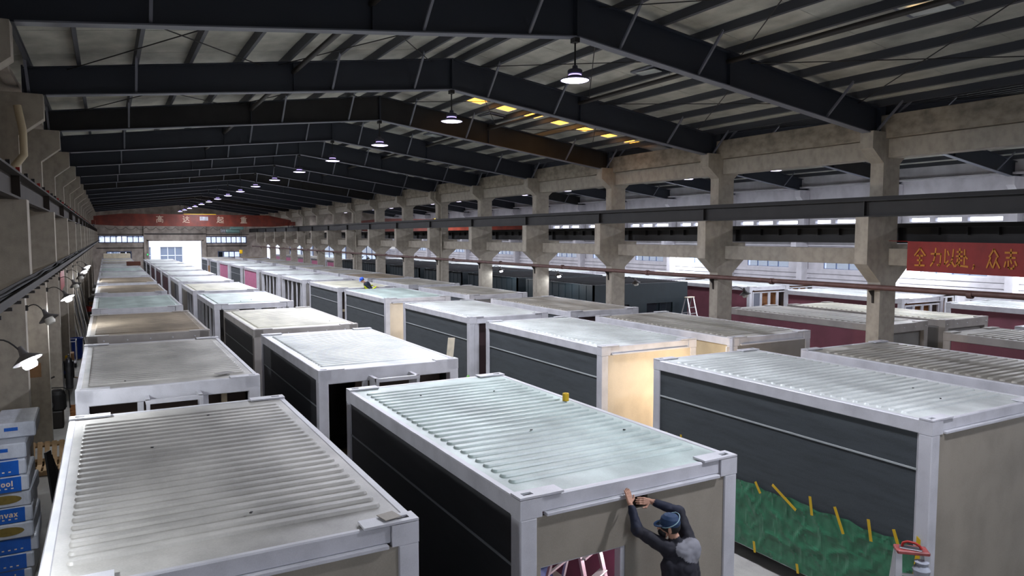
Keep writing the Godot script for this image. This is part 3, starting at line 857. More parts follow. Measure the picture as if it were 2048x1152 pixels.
# pipe, cable tray and other runs
func wall_lines() -> void:
	var t := thing("fire_pipe", "brown red pipe strapped along the concrete columns above the containers", "pipe", P(18.235, 4.1, 0))
	var mb := MB.new()
	mb.tube([P(0, 0.08, NEAR_D + 0.3), P(0, 0.0, 30), P(0, -0.02, END_D - 0.3)], 0.075, 12)
	part(t, "tube", mb.mesh(), M.pipe_red)
	for i in BAYS:
		var d := BAY0 + 6.0 * (i - 1)
		if d > END_D: continue
		mb = MB.new()
		mb.lathe([Vector2(0.07, -0.06), Vector2(0.1, -0.06), Vector2(0.1, 0.06), Vector2(0.07, 0.06)], 12, Transform3D(Basis(Vector3(1, 0, 0), PI / 2), P(0, 0.02, d - 2.6)))
		part(t, "coupling", mb.mesh(), M.pipe_red)
		mb = MB.new()
		mb.prism(PackedVector2Array([Vector2(-0.1, -0.05), Vector2(0.13, -0.05), Vector2(0.13, -0.4), Vector2(0.06, -0.4), Vector2(0.04, -0.2)]), 0.05)
		part(t, "bracket", mb.mesh(), M.steel_brown, P(0, 0, d))
	var c := thing("cable_tray", "dark cable tray with brackets running along the lamp wall columns", "tray", P(-0.85, 4.93, 0))
	part(c, "tray_bottom", bm(Vector3(0.18, 0.015, END_D - NEAR_D - 0.6)), M.steel_brown, P(0, 0, (END_D + NEAR_D) * 0.5))
	for s in [-1, 1]: part(c, "tray_side", bm(Vector3(0.012, 0.07, END_D - NEAR_D - 0.6)), M.steel_brown, P(0.085 * s, 0.035, (END_D + NEAR_D) * 0.5))
	for k in 2:
		mb = MB.new()
		var pts := []
		for i in 90: pts.append(P(-0.04 + 0.07 * k + 0.02 * sin(i * 1.7 + k), 0.03 + 0.015 * sin(i * 2.3), NEAR_D + 0.5 + i * 1.24))
		mb.tube(pts, 0.022, 6)
		part(c, "cable", mb.mesh(), M.rubber)
	for i in 70: part(c, "rung", bm(Vector3(0.2, 0.03, 0.04)), M.steel_brown, P(0.02, -0.02, 3.0 + i * 0.75))
	# downpipes on some columns
	for a in [[42.37, 17.95, "seventh"], [60.37, 17.95, "tenth"], [78.37, 17.95, "thirteenth"]]:
		mb = MB.new()
		mb.tube([P(18.1, 8.25, a[0] - 0.26), P(18.1, 7.85, a[0] - 0.26), P(18.5, 7.45, a[0] - 0.26), P(18.5, 4.4, a[0] - 0.26), P(18.5, FLOOR_Y, a[0] - 0.26)], 0.05, 8)
		one("downpipe", "pale rain pipe running down the %s concrete column" % a[2], "pipe", mb.mesh(), M.concrete)
	mb = MB.new()
	mb.tube([P(-1.5, 8.2, 18.0), P(-1.42, 7.7, 17.95), P(-1.42, 7.2, 17.95), P(-1.6, 6.95, 17.95), P(-1.75, 6.8, 17.95)], 0.075, 10)
	one("downpipe", "cream elbow pipe under the bracket of a lamp wall column", "pipe", mb.mesh(), M.panel_tan)

func banner_text() -> void:
	var t := thing("red_banner", "red cloth banner with yellow characters hanging on the concrete struts", "banner", P(18.56, 4.62, 11.6))
	# cloth with shallow waves
	var mb := MB.new()
	var nx := 40
	var L := 11.0
	for i in nx:
		for j in 4:
			var q := []
			for k in [[0, 0], [1, 0], [1, 1], [0, 1]]:
				var u: float = (i + k[0]) / float(nx)
				var w: float = (j + k[1]) / 4.0
				q.append(Vector3(0.006 * sin(u * 34.0 + w * 2.0) + 0.003 * sin(u * 71.0), w * 0.78 - 0.05 * sin(u * PI) , u * L))
			var o: Vector3 = -((q[1] as Vector3) - q[0]).cross(q[3] - q[0]).normalized()
			if o.x > 0: o = -o
			mb.quad(q[0], q[1], q[2], q[3], o)
			mb.quad(q[0] + Vector3(0.006, 0, 0), q[1] + Vector3(0.006, 0, 0), q[2] + Vector3(0.006, 0, 0), q[3] + Vector3(0.006, 0, 0), -o)
	part(t, "cloth", mb.mesh(), M.banner)
	var ch := [H_QUAN, H_LI, H_YI, H_FU, H_COMMA, H_ZHONG4, H_ZHI]
	var zs := [0.2, 0.62, 0.96, 1.27, 1.66, 2.0, 2.38]
	for i in ch.size():
		part(t, "lettering", glyph(ch[i], 0.46, 0.046), M.letter_yellow, Vector3(-0.012, 0.14, zs[i]), Basis(Vector3(0, 0, 0.68), Vector3.UP, Vector3(-1, 0, 0)))
	mb = MB.new()
	mb.tube([Vector3(0.0, 0.78, 0), Vector3(0.12, 0.79, -0.75)], 0.008, 6)
	part(t, "cord", mb.mesh(), M.red_paint)
	var s := thing("red_banner", "small red and white cloth sign hung between lamp wall columns under the tray", "banner", P(-1.5, 3.55, 30.5))
	mb = MB.new()
	mb.prism(PackedVector2Array([Vector2(0, 0), Vector2(0.1, 0.72), Vector2(-2.6, 0.66), Vector2(-2.6, 0.05)]), 0.01, Transform3D(Basis(Vector3(0, 0, 1), Vector3.UP, Vector3(-1, 0, 0)), Vector3.ZERO))
	part(s, "cloth", mb.mesh(), M.banner)

# ------------------------------------------------------------------ containers
var roof_meshes := {}
func roof_mesh(W: float, L: float) -> ArrayMesh:
	var key := "%.2f %.2f" % [W, L]
	if roof_meshes.has(key): return roof_meshes[key]
	var mb := MB.new()
	mb.ab(Vector3(-W / 2 + 0.05, -0.03, -L / 2 + 0.06), Vector3(W / 2 - 0.05, 0.0, L / 2 - 0.06))
	# pressed ribs with rounded ends
	var n := int((L - 0.75) / 0.203)
	var z0 := -(n - 1) * 0.203 * 0.5
	var hx := W / 2 - 0.24
	for i in n:
		var z := z0 + i * 0.203
		var lo := []
		var hi := []
		var mid := []
		for s in [1.0, -1.0]:
			for k in 7:
				var a: float = -PI / 2 + PI * k / 6.0
				var o := Vector3(cos(a) * s, 0, sin(a) * s)
				lo.append(Vector3(hx * s, 0, z) + o * 0.057)
				mid.append(Vector3(hx * s, 0.025, z) + o * 0.047)
				hi.append(Vector3(hx * s, 0.029, z) + o * 0.039)
		var m := lo.size()
		for k in m:
			var q := (k + 1) % m
			var s2: float = 1.0 if k < 7 else -1.0
			var oa: Vector3 = (lo[k] - Vector3(hx * s2, 0, z)).normalized()
			var s3: float = 1.0 if q < 7 else -1.0
			var ob: Vector3 = (lo[q] - Vector3(hx * s3, 0, z)).normalized()
			var na := (oa + Vector3.UP * 0.8).normalized()
			var nb := (ob + Vector3.UP * 0.8).normalized()
			mb.tri(lo[k], lo[q], mid[q], na, nb, nb); mb.tri(lo[k], mid[q], mid[k], na, nb, na)
			var u1 := (oa + Vector3.UP * 2.4).normalized(); var u2 := (ob + Vector3.UP * 2.4).normalized()
			mb.tri(mid[k], mid[q], hi[q], u1, u2, u2); mb.tri(mid[k], hi[q], hi[k], u1, u2, u1)
		for k in range(1, m - 1):
			mb.tri(hi[0], hi[k], hi[k + 1], Vector3.UP, Vector3.UP, Vector3.UP)
	roof_meshes[key] = mb.mesh()
	return roof_meshes[key]

var plate_m: ArrayMesh
var cast_m: ArrayMesh
func corner_meshes() -> void:
	# plate 0.52 x 0.2 with an oblong slot; the outer corner is at the origin, the plate runs to +x and -z
	var mb := MB.new()
	holes(mb, 0.0, 0.52, 0.0, 0.2, [[0.07, 0.06, 0.19, 0.13]], 0.022, Transform3D(Basis(Vector3(1, 0, 0), Vector3(0, 0, -1), Vector3(0, 1, 0)), Vector3.ZERO))
	plate_m = mb.mesh()
	mb = MB.new()
	mb.ab(Vector3(0, -0.2, -0.2), Vector3(0.26, -0.17, 0)); mb.ab(Vector3(0, -0.17, -0.2), Vector3(0.06, 0, 0)); mb.ab(Vector3(0.2, -0.17, -0.2), Vector3(0.26, 0, 0)); mb.ab(Vector3(0.06, -0.17, -0.2), Vector3(0.2, 0, -0.14)); mb.ab(Vector3(0.06, -0.17, -0.055), Vector3(0.2, 0, 0))
	cast_m = mb.mesh()

func container(label: String, xl: float, dn: float, o: Dictionary) -> Node3D:
	var W: float = o.get("W", 3.0)
	var L: float = o.get("L", 6.0)
	var H := 3.1
	var fr: Material = o.get("frame", M.frame)
	var t := thing("container_module", label, "container", P(xl + W / 2, 2.9 - H, dn + L / 2), 0.0, o.get("group", "containers in rows"))
	var w := W / 2
	var l := L / 2
	part(t, "roof", roof_mesh(W, L), o.get("roof", M.roof_white), Vector3(0, H - 0.004, 0))
	var plain: bool = o.get("plain", false)
	# rails
	for s in [-1.0, 1.0]:
		pbox(t, "top_side_rail", Vector3(minf(s * w, s * (w - 0.09)), H - 0.2, -l + 0.19), Vector3(maxf(s * w, s * (w - 0.09)), H + 0.004, l - 0.19), fr, 0.012)
		pbox(t, "bottom_side_rail", Vector3(minf(s * w, s * (w - 0.09)), 0.0, -l + 0.19), Vector3(maxf(s * w, s * (w - 0.09)), 0.16, l - 0.19), fr, 0.01)
		pbox(t, "bottom_end_rail", Vector3(-w + 0.19, 0.0, minf(s * l, s * (l - 0.09))), Vector3(w - 0.19, 0.16, maxf(s * l, s * (l - 0.09))), fr, 0.01)
		if plain and s > 0:
			pbox(t, "fascia", Vector3(-w + 0.02, H - 0.27, l - 0.1), Vector3(w - 0.02, H + 0.004, l), fr, 0.012)
		else:
			var zz: float = s * (l - 0.045)
			pbox(t, "top_end_rail", Vector3(-w + 0.26, H - 0.17, zz - 0.05), Vector3(w - 0.26, H + 0.002, zz + 0.05 - (0.03 if s > 0 else 0.0)), fr, 0.014)
			if s > 0: pbox(t, "drip_edge", Vector3(-w + 0.3, H - 0.20, l - 0.05), Vector3(w - 0.3, H - 0.165, l + 0.03), fr, 0.004)
	var low: float = o.get("post_low", 0.0)
	for sx in [-1.0, 1.0]:
		for sz in [-1.0, 1.0]:
			part(t, "corner_post", bm(Vector3(0.2, H - 0.2, 0.2), 0.012), fr, Vector3(sx * (w - 0.1), (H - 0.2) * 0.5, sz * (l - 0.1)))
			var bs := Basis(Vector3(-sx, 0, 0), Vector3(0, 1, 0), Vector3(0, 0, sz))
			var lift: float = 0.008 if plain and sz > 0 else 0.018
			var ca := part(t, "corner_casting", cast_m, fr, Vector3(sx * w, H, sz * l), bs)
			part(ca, "top_plate", plate_m, fr, Vector3(0, lift, 0))
			part(t, "support_block", bm(Vector3(0.25, 0.25, 0.3), 0.01), M.wood, Vector3(sx * (w - 0.15), -0.125, sz * (l - 0.3)))
	pbox(t, "floor_slab", Vector3(-w + 0.09, 0.04, -l + 0.09), Vector3(w - 0.09, 0.15, l - 0.09), M.frame_grey)
	# sides
	side_fill(t, -1.0, w, l, H, o.get("side", "dark"), fr)
	side_fill(t, 1.0, w, l, H, o.get("side2", "grey"), fr)
	end_fill(t, w, l, H, o.get("end", "panel"), fr, o)
	if o.get("back", "panel") == "panel": pbox(t, "back_panel", Vector3(-w + 0.2, 0.16, -l + 0.03), Vector3(w - 0.2, H - 0.17, -l + 0.07), M.panel_grey)
	return t

func side_fill(t: Node3D, s: float, w: float, l: float, H: float, kind: String, fr: Material) -> void:
	var x0: float = s * (w - 0.03)
	var x1: float = s * (w - 0.08)
	var mt: Material = {"dark": M.panel_dark, "black": M.panel_black, "magenta": M.panel_magenta, "pink": M.panel_pink, "white": M.frame, "tan": M.panel_tan, "grey": M.panel_grey, "cream": M.panel_cream, "teal": M.panel_teal}.get(kind, M.panel_grey)
	if kind != "open" and kind != "half":
		var p := pbox(t, "side_panel", Vector3(minf(x0, x1), 0.16, -l + 0.2), Vector3(maxf(x0, x1), H - 0.2, l - 0.2), mt)
		if kind == "dark" or kind == "black":
			part(p, "seam_strip", bm(Vector3(0.012, 0.028, l * 2 - 0.4)), M.seam if kind == "dark" else M.seam_dark, Vector3(s * 0.03, 0.83, 0))
			part(p, "edge_strip", bm(Vector3(0.02, H - 0.36, 0.035)), fr, Vector3(s * 0.022, 0, l - 0.21))
		return
	# open side: posts and slanting struts
	var n := 5
	for i in n:
		var z := lerpf(l - 0.6, -l + 0.6, i / float(n - 1))
		if kind == "half" and i > 2:
			continue
		pbox(t, "stud", Vector3(s * (w - 0.055) - 0.04, 0.16, z - 0.04), Vector3(s * (w - 0.055) + 0.04, H - 0.2, z + 0.04), fr, 0.006)
		if i < n - 1 and i % 2 == 0:
			var b := MB.new()
			b.bar(Vector3(s * (w - 0.055), H - 0.25, z - 0.1), Vector3(s * (w - 0.055), 0.2, z - 0.75), 0.05, 0.06)
			part(t, "brace", b.mesh(), fr)
	if kind == "half":
		pbox(t, "side_panel", Vector3(minf(x0, x1), 0.16, -l + 0.2), Vector3(maxf(x0, x1), H - 0.2, -0.4), M.panel_greige)

func end_fill(t: Node3D, w: float, l: float, H: float, kind: String, fr: Material, o: Dictionary) -> void:
	var z0 := l - 0.05
	var top := H - 0.17
	match kind:
		"panel", "cream", "greige", "grey", "tan", "white":
			var mt: Material = {"cream": M.panel_cream, "greige": M.panel_greige, "grey": M.panel_grey, "tan": M.panel_tan, "white": M.frame}.get(kind, M.panel_greige)
			pbox(t, "end_panel", Vector3(-w + 0.17, 0.1, z0 - 0.04), Vector3(w - 0.17, top - 0.03, z0 + 0.035), mt, 0.006)
		"window":      # the worker's container: a window opening and a small slot
			var mb := MB.new()
			holes(mb, -w + 0.17, w - 0.17, 0.1, top - 0.03, [[-1.25, 1.05, -0.16, 2.36], [-0.065, 2.74, 0.145, 2.9]], 0.06, Transform3D(Basis.IDENTITY, Vector3(0, 0, z0)))
			part(t, "end_panel", mb.mesh(), M.panel_greige)
			var f := MB.new()
			holes(f, -1.27, -0.14, 1.03, 2.38, [[-1.24, 1.07, -0.22, 2.345]], 0.1, Transform3D(Basis.IDENTITY, Vector3(0, 0, z0 - 0.03)))
			part(t, "window_frame", f.mesh(), M.frame)
			var sl := MB.new()
			sl.ab(Vector3(-0.09, 2.71, z0 - 0.12), Vector3(0.17, 2.93, z0 - 0.10)); sl.ab(Vector3(-0.09, 2.71, z0 - 0.1), Vector3(0.17, 2.735, z0 - 0.03)); sl.ab(Vector3(-0.09, 2.905, z0 - 0.1), Vector3(0.17, 2.93, z0 - 0.03)); sl.ab(Vector3(-0.09, 2.71, z0 - 0.1), Vector3(-0.07, 2.93, z0 - 0.03)); sl.ab(Vector3(0.15, 2.71, z0 - 0.1), Vector3(0.17, 2.93, z0 - 0.03))
			part(t, "slot_liner", sl.mesh(), M.brown)
			pbox(t, "inner_wall", Vector3(-w + 0.1, 0.15, -l + 0.1), Vector3(w - 0.1, H - 0.1, -l + 0.14), M.panel_inner)
			for s in [-1.0, 1.0]: pbox(t, "inner_wall", Vector3(s * (w - 0.12) - 0.015, 0.15, -l + 0.14), Vector3(s * (w - 0.12) + 0.015, H - 0.1, l - 0.15), M.panel_inner)
		"maroon":
			pbox(t, "end_frame", Vector3(-w + 0.2, 0.1, z0 - 0.02), Vector3(-w + 0.36, top, z0 + 0.03), fr, 0.006)
			pbox(t, "end_panel", Vector3(-w + 0.36, 0.95, z0 - 0.09), Vector3(w - 0.36, top - 0.05, z0 - 0.05), M.maroon)
			pbox(t, "lower_rail", Vector3(-w + 0.36, 0.75, z0 - 0.06), Vector3(w - 0.36, 0.95, z0 + 0.03), fr, 0.006)
			pbox(t, "end_frame", Vector3(w - 0.36, 0.1, z0 - 0.02), Vector3(w - 0.2, top, z0 + 0.03), fr, 0.006)
		"bracket":    # openings with dark panels behind and a steel bracket frame in front
			var bx: Array = o.bx
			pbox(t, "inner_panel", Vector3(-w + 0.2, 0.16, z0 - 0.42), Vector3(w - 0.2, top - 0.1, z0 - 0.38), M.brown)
			for x in [bx[0] - 0.1, bx[1] + 0.12]: pbox(t, "mullion", Vector3(x - 0.05, 0.16, z0 - 0.06), Vector3(x + 0.05, top - 0.08, z0 + 0.03), fr, 0.006)
			pbox(t, "mullion", Vector3(bx[1] + 0.42, 0.16, z0 - 0.3), Vector3(bx[1] + 0.52, top - 0.08, z0 - 0.2), M.panel_tan)
			bracket(t, bx[0], bx[1], z0)
		"openframe":
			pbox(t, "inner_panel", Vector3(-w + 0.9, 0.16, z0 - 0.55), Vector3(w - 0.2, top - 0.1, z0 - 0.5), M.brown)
			pbox(t, "inner_wall", Vector3(-w + 0.12, 0.16, -l + 0.3), Vector3(-w + 0.15, top, l - 0.25), M.panel_tan)
			for x in [o.bx[0] - 0.1, o.bx[1] + 0.12]: pbox(t, "mullion", Vector3(x - 0.05, 0.16, z0 - 0.06), Vector3(x + 0.05, top - 0.08, z0 + 0.03), fr, 0.006)
			pbox(t, "inner_board", Vector3(-w + 0.2, 0.9, l - 1.6), Vector3(w - 0.5, 1.02, l - 0.4), M.board)
			bracket(t, o.bx[0], o.bx[1], z0)
		"fascia":
			pbox(t, "end_panel", Vector3(-w + 0.3, 0.1, z0 - 0.12), Vector3(w - 0.2, top - 0.12, z0 - 0.07), M.panel_grey)
			for i in 5:
				var mb := MB.new()
				mb.lathe([Vector2(0, 0.012), Vector2(0.018, 0.008), Vector2(0.022, 0)], 8, Transform3D(Basis(Vector3(1, 0, 0), PI / 2), Vector3(-1.1 + i * 0.55, H - 0.13, l)))
				part(t, "bolt", mb.mesh(), M.frame)
		"windows2":
			pbox(t, "inner_panel", Vector3(-w + 0.2, 0.16, z0 - 0.5), Vector3(w - 0.2, top, z0 - 0.46), M.ply)
			for i in 4:
				var xa := lerpf(-w + 0.25, w - 0.25, i / 4.0)
				var xb := lerpf(-w + 0.25, w - 0.25, (i + 1) / 4.0) - 0.02
				var mb := MB.new()
				holes(mb, xa, xb, 0.9, top - 0.1, [[xa + 0.07, 0.97, xb - 0.07, 1.9], [xa + 0.07, 1.98, xb - 0.07, top - 0.17]], 0.06, Transform3D(Basis.IDENTITY, Vector3(0, 0, z0)))
				var f := part(t, "window", mb.mesh(), M.frame)
				if i == 0: pbox(f, "pane", Vector3(xa + 0.07, 1.98, z0 - 0.012), Vector3(xb - 0.07, top - 0.17, z0 + 0.012), M.window_far)
			pbox(t, "lower_panel", Vector3(-w + 0.2, 0.1, z0 - 0.04), Vector3(w - 0.2, 0.9, z0 + 0.03), M.panel_magenta)
		"shelves":
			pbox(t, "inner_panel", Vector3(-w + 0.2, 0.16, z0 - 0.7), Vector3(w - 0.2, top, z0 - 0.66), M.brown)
			pbox(t, "transom", Vector3(-w + 0.2, 1.9, z0 - 0.05), Vector3(w - 0.2, 2.02, z0 + 0.02), M.panel_tan)
			for x in [-0.6, 0.5]: pbox(t, "mullion", Vector3(x, 0.16, z0 - 0.3), Vector3(x + 0.1, top, z0 - 0.2), M.ply)
		"open":
			pass

func bracket(t: Node3D, xa: float, xb: float, z0: float) -> void:
	var mb := MB.new()
	var y := 2.9
	for x in [xa, xb]:
		mb.bar(Vector3(x, y, z0), Vector3(x, y, z0 + 0.5), 0.07, 0.07)
		mb.bar(Vector3(x, 1.4, z0 + 0.47), Vector3(x, y, z0 + 0.47), 0.06, 0.06)
		mb.prism(PackedVector2Array([Vector2(0, y - 0.04), Vector2(0.42, y - 0.04), Vector2(0.42, y - 0.12), Vector2(0, y - 0.75)]), 0.02, Transform3D(Basis(Vector3(0, 0, 1), Vector3.UP, Vector3(-1, 0, 0)), Vector3(x, 0, z0)))
	mb.bar(Vector3(xa - 0.035, y, z0 + 0.47), Vector3(xb + 0.035, y, z0 + 0.47), 0.07, 0.07)
	mb.bar(Vector3(xa, 1.4, z0 + 0.47), Vector3(xb, 1.4, z0 + 0.47), 0.06, 0.06)
	part(t, "bracket_frame", mb.mesh(), M.frame)

func containers() -> void:
	corner_meshes()
	var A := -0.56
	var B := 3.5
	# row along the lamp wall
	container("white container with a thin grey plate lying by its corner, beside the insulation packs", A, 6.12, {"roof": M.roof_warm, "side": "grey", "side2": "black", "end": "greige"})
	container("white container with steel bracket frame and dark openings, behind the plate topped container", A, 14.1, {"roof": M.roof_warm, "side": "grey", "side2": "black", "end": "bracket", "plain": true, "bx": [-0.42, 0.42]})
	container("dusty tan roofed container with grey fascia, third in the lamp wall row", A, 21.7, {"roof": M.roof_tan, "side2": "grey", "end": "fascia", "plain": true, "frame": M.frame_grey})
	container("mint white roofed container, fourth in the lamp wall row", A, 29.8, {"roof": M.roof_mint, "side2": "grey", "end": "greige"})
	var an := [[38.0, M.roof_tan, "tan roofed container, fifth"], [46.0, M.roof_tan, "tan roofed container, sixth"], [54.0, M.roof_white, "white roofed container, seventh"], [62.0, M.roof_mint, "mint roofed container, eighth"], [70.0, M.roof_white, "white roofed container, ninth"], [78.0, M.roof_grey, "grey roofed container, tenth"], [86.0, M.roof_cream, "cream roofed container, eleventh"], [96.0, M.roof_cream, "cream roofed container, last"]]
	for a in an: container("%s in the lamp wall row" % a[2], A, a[0], {"roof": a[1], "end": "greige", "side2": "grey"})
	# second row
	var b1 := container("white container with window opening where the worker sands the end wall", B, 6.07, {"roof": M.roof_mint, "side": "black", "end": "window", "side2": "dark"})
	container("white container with dark side, bracket frame and open front, behind the worker's container", B, 13.95, {"side": "black", "end": "openframe", "plain": true, "bx": [-0.45, 0.4], "side2": "dark"})
	container("cream roofed container with bolted grey fascia and black side, third in the worker's row", B, 21.05, {"roof": M.roof_cream, "side": "black", "end": "fascia", "plain": true, "frame": M.frame_grey, "side2": "dark"})
	container("mint roofed container of open white posts, fourth in the worker's row", B, 29.6, {"roof": M.roof_mint, "side": "open", "end": "open", "side2": "half", "back": "none"})
	container("cream roofed container with half open grey side, fifth in the worker's row", B, 37.4, {"roof": M.roof_cream, "side": "half", "end": "open", "side2": "grey"})
	var bn := [[45.4, "half", "half open side, sixth"], [53.4, "magenta", "dark red side, seventh"], [61.2, "magenta", "dark red side, eighth"], [69.0, "magenta", "dark red side, ninth"], [77.0, "black", "black side, tenth"], [85.0, "black", "black side, eleventh"]]
	for a in bn: container("white container with %s in the worker's row" % a[2], B, a[0], {"side": a[1], "end": "greige", "roof": M.roof_white})
	# third row
	var C := 10.12
	container("white container with dark side masked by a green tarp", C, 5.85, {"side": "dark", "end": "greige", "side2": "dark"})
	container("white container with dark side and brightly lit cream end, behind the tarp container", C, 13.7, {"side": "dark", "end": "cream"})
	container("white container with dark side and maroon end panel, third in the tarp row", C, 20.85, {"side": "dark", "end": "maroon"})
	container("mint white container with dark side and cream end, fourth in the tarp row", C, 28.9, {"side": "dark", "end": "cream", "roof": M.roof_mint})
	container("white container with dark side and open wooden end, fifth in the tarp row", C, 36.0, {"side": "dark", "end": "shelves", "roof": M.roof_cream})
	var cn := [[43.6, "open", M.roof_white, "open strutted side, sixth"], [50.8, "open", M.roof_white, "open strutted side, seventh"], [58.8, "pink", M.roof_white, "pink side, eighth"], [66.6, "dark", M.roof_white, "dark side, ninth"], [74.2, "pink", M.roof_white, "pink side, tenth"], [82.0, "dark", M.roof_grey, "dark side, eleventh"], [90.5, "dark", M.roof_grey, "dark side, twelfth"]]
	for a in cn: container("white container with %s in the tarp row" % a[3], C, a[0], {"side": a[1], "end": "grey", "roof": a[2]})
	# fourth row, beside the columns
	var D := 13.98
	container("white container with plain white side, first in the row beside the columns", D, 5.2, {"side": "white", "end": "grey", "roof": M.roof_grey})
	container("white container with tan side panel, second in the row beside the columns", D, 13.3, {"side": "tan", "end": "grey", "roof": M.roof_grey})
	container("grey roofed container with maroon end, third in the row beside the columns", D, 20.75, {"side": "dark", "end": "maroon", "roof": M.roof_grey})
	var dn := [[28.8, M.roof_grey, "fourth"], [36.2, M.roof_grey, "fifth"], [43.2, M.roof_tan, "sixth"], [49.6, M.roof_grey, "seventh"], [56.6, M.roof_grey, "eighth"], [65.0, M.roof_grey, "ninth"], [72.5, M.roof_grey, "tenth"], [81.0, M.roof_grey, "eleventh"], [90.0, M.roof_tan, "twelfth"]]
	for a in dn: container("%s container with dusty roof in the row beside the columns" % a[2], D, a[0], {"side": "dark", "end": "grey", "roof": a[1]})
	# hall two
	container("grey roofed container with dark red side just beyond the column brackets, first past the columns", 19.85, 5.3, {"W": 2.44, "side": "magenta", "end": "grey", "roof": M.roof_grey, "frame": M.frame_grey})
	container("grey roofed container with dark red side, second past the columns", 19.75, 13.1, {"W": 2.44, "side": "magenta", "end": "fascia", "plain": true, "roof": M.roof_grey, "frame": M.frame_grey})
	container("pale roofed container behind the dark red one, second past the columns", 22.75, 12.9, {"W": 2.44, "side": "grey", "end": "fascia", "plain": true, "roof": M.roof_cream, "frame": M.frame_grey})
	container("pale roofed container in front of the pink sided row beyond the columns", 22.9, 5.0, {"W": 2.44, "side": "grey", "end": "grey", "roof": M.roof_grey})
	var fn := [[10.4, "first"], [18.2, "second"], [26.4, "third"], [34.4, "fourth"]]
	for a in fn: container("white container with pinkish red side, %s in the row by the siding wall" % a[1], 28.9, a[0], {"side": "magenta", "end": "windows2", "roof": M.roof_white})
	for a in [[12.0, "first"], [20.0, "second"], [28.0, "third"], [36.0, "fourth"]]: container("white container, %s along the siding wall itself" % a[1], 33.2, a[0], {"side": "magenta", "end": "windows2", "roof": M.roof_white})
	for i in 6:
		teal_cabin(20.3, 28.2 + i * 7.4, ORD[i])
	for i in 5: container("white container with pinkish side, %s toward the gate in the far part beyond the columns" % ORD[i], 21.0, 73.0 + i * 7.0, {"side": "pink", "end": "grey", "roof": M.roof_grey})
	for i in 5: container("white roofed container behind the teal cabins, %s from the open end" % ORD[i], 28.9, 44.0 + i * 8.0, {"side": "magenta", "end": "grey", "roof": M.roof_white})
	# light inside the worker's container and work lights in the gap behind the tarp container
	work_light("glowing work light inside the worker's container", P(6.0, -0.05, 6.95), 1.75, 2.6, Color(1.0, 0.93, 0.95))
	work_light("glowing work light standing between the tarp container and the cream ended one", P(12.2, FLOOR_Y, 12.12), 2.3, 3.6, Color(1.0, 0.90, 0.76))
	work_light("glowing work light standing behind the maroon ended container", P(11.6, FLOOR_Y, 27.6), 2.2, 1.0, Color(1.0, 0.96, 0.90))

func teal_cabin(x: float, d: float, nth: String) -> void:
	var t := thing("teal_cabin", "%s dark teal cabin with flat black ribbed roof beyond the columns" % nth, "cabin", P(x + 3, FLOOR_Y, d + 3.2), 0.0, "teal cabins")
	var H := 3.62
	var mb := MB.new()
	holes(mb, -3, 3, 0, H, [[0.3, 0.2, 2.0, 2.6], [-2.2, 1.3, -0.8, 2.6]], 0.08, Transform3D(Basis.IDENTITY, Vector3(0, 0, 3.16)))
	part(t, "end_wall", mb.mesh(), M.panel_teal)
	mb = MB.new()
	holes(mb, -3.2, 3.2, 0, H, [[-1.6, 1.4, 0.0, 2.7]], 0.08, Transform3D(Basis(Vector3(0, 0, 1), Vector3.UP, Vector3(-1, 0, 0)), Vector3(-2.96, 0, 0)))
	part(t, "side_wall", mb.mesh(), M.panel_teal)
	pbox(t, "side_wall", Vector3(2.92, 0, -3.2), Vector3(3, H, 3.12), M.panel_teal)
	pbox(t, "back_wall", Vector3(-2.92, 0, -3.2), Vector3(2.92, H, -3.12), M.panel_teal)
	pbox(t, "door", Vector3(0.3, 0.2, 3.1), Vector3(1.13, 2.6, 3.14), M.dark_glass)
	pbox(t, "door", Vector3(1.17, 0.2, 3.1), Vector3(2.0, 2.6, 3.14), M.dark_glass)
	pbox(t, "window_pane", Vector3(-2.2, 1.3, 3.1), Vector3(-0.8, 2.6, 3.13), M.dark_glass)
	pbox(t, "window_pane", Vector3(-2.95, 1.4, -1.6), Vector3(-2.92, 2.7, 0.0), M.dark_glass)
	for i in 10: pbox(t, "cladding_rib", Vector3(-3.02, 0.1, -3.0 + i * 0.62), Vector3(-2.99, H - 0.05, -2.96 + i * 0.62), M.panel_teal)
	part(t, "roof", roof_mesh(6.0, 6.4), M.roof_dark, Vector3(0, H, 0))

func work_light(label: String, at: Vector3, h: float, e: float, col: Color) -> void:
	var t := thing("work_light", label, "lamp", at)
	var mb := MB.new()
	mb.tube([Vector3(0, 0.25, 0), Vector3(0, h - 0.12, 0)], 0.015, 6)
	part(t, "pole", mb.mesh(), M.steel_dark)
	for k in 3:
		var a := TAU * k / 3.0
		var b := MB.new()
		b.tube([Vector3(0, 0.5, 0), Vector3(cos(a) * 0.32, 0.0, sin(a) * 0.32)], 0.012, 6)
		part(t, "leg", b.mesh(), M.steel_dark)
	mb = MB.new()
	mb.lathe([Vector2(0, -0.12), Vector2(0.05, -0.1), Vector2(0.08, -0.03), Vector2(0.08, 0.03), Vector2(0.05, 0.1), Vector2(0, 0.12)], 14)
	part(t, "bulb", mb.mesh(), M.bulb_warm, Vector3(0, h, 0))
	omni(t, Vector3(0, h, 0), col, e, 0.07)

# ------------------------------------------------------------------ clutter along the lamp wall
func text_mesh(txt: String, size: float) -> TextMesh:
	var tm := TextMesh.new()
	var f := SystemFont.new()
	f.font_names = PackedStringArray(["Droid Sans"])
	f.font_weight = 700
	f.font_italic = true
	tm.font = f
	tm.text = txt
	tm.font_size = 32
	tm.pixel_size = size / 32.0
	tm.depth = 0.004
	return tm

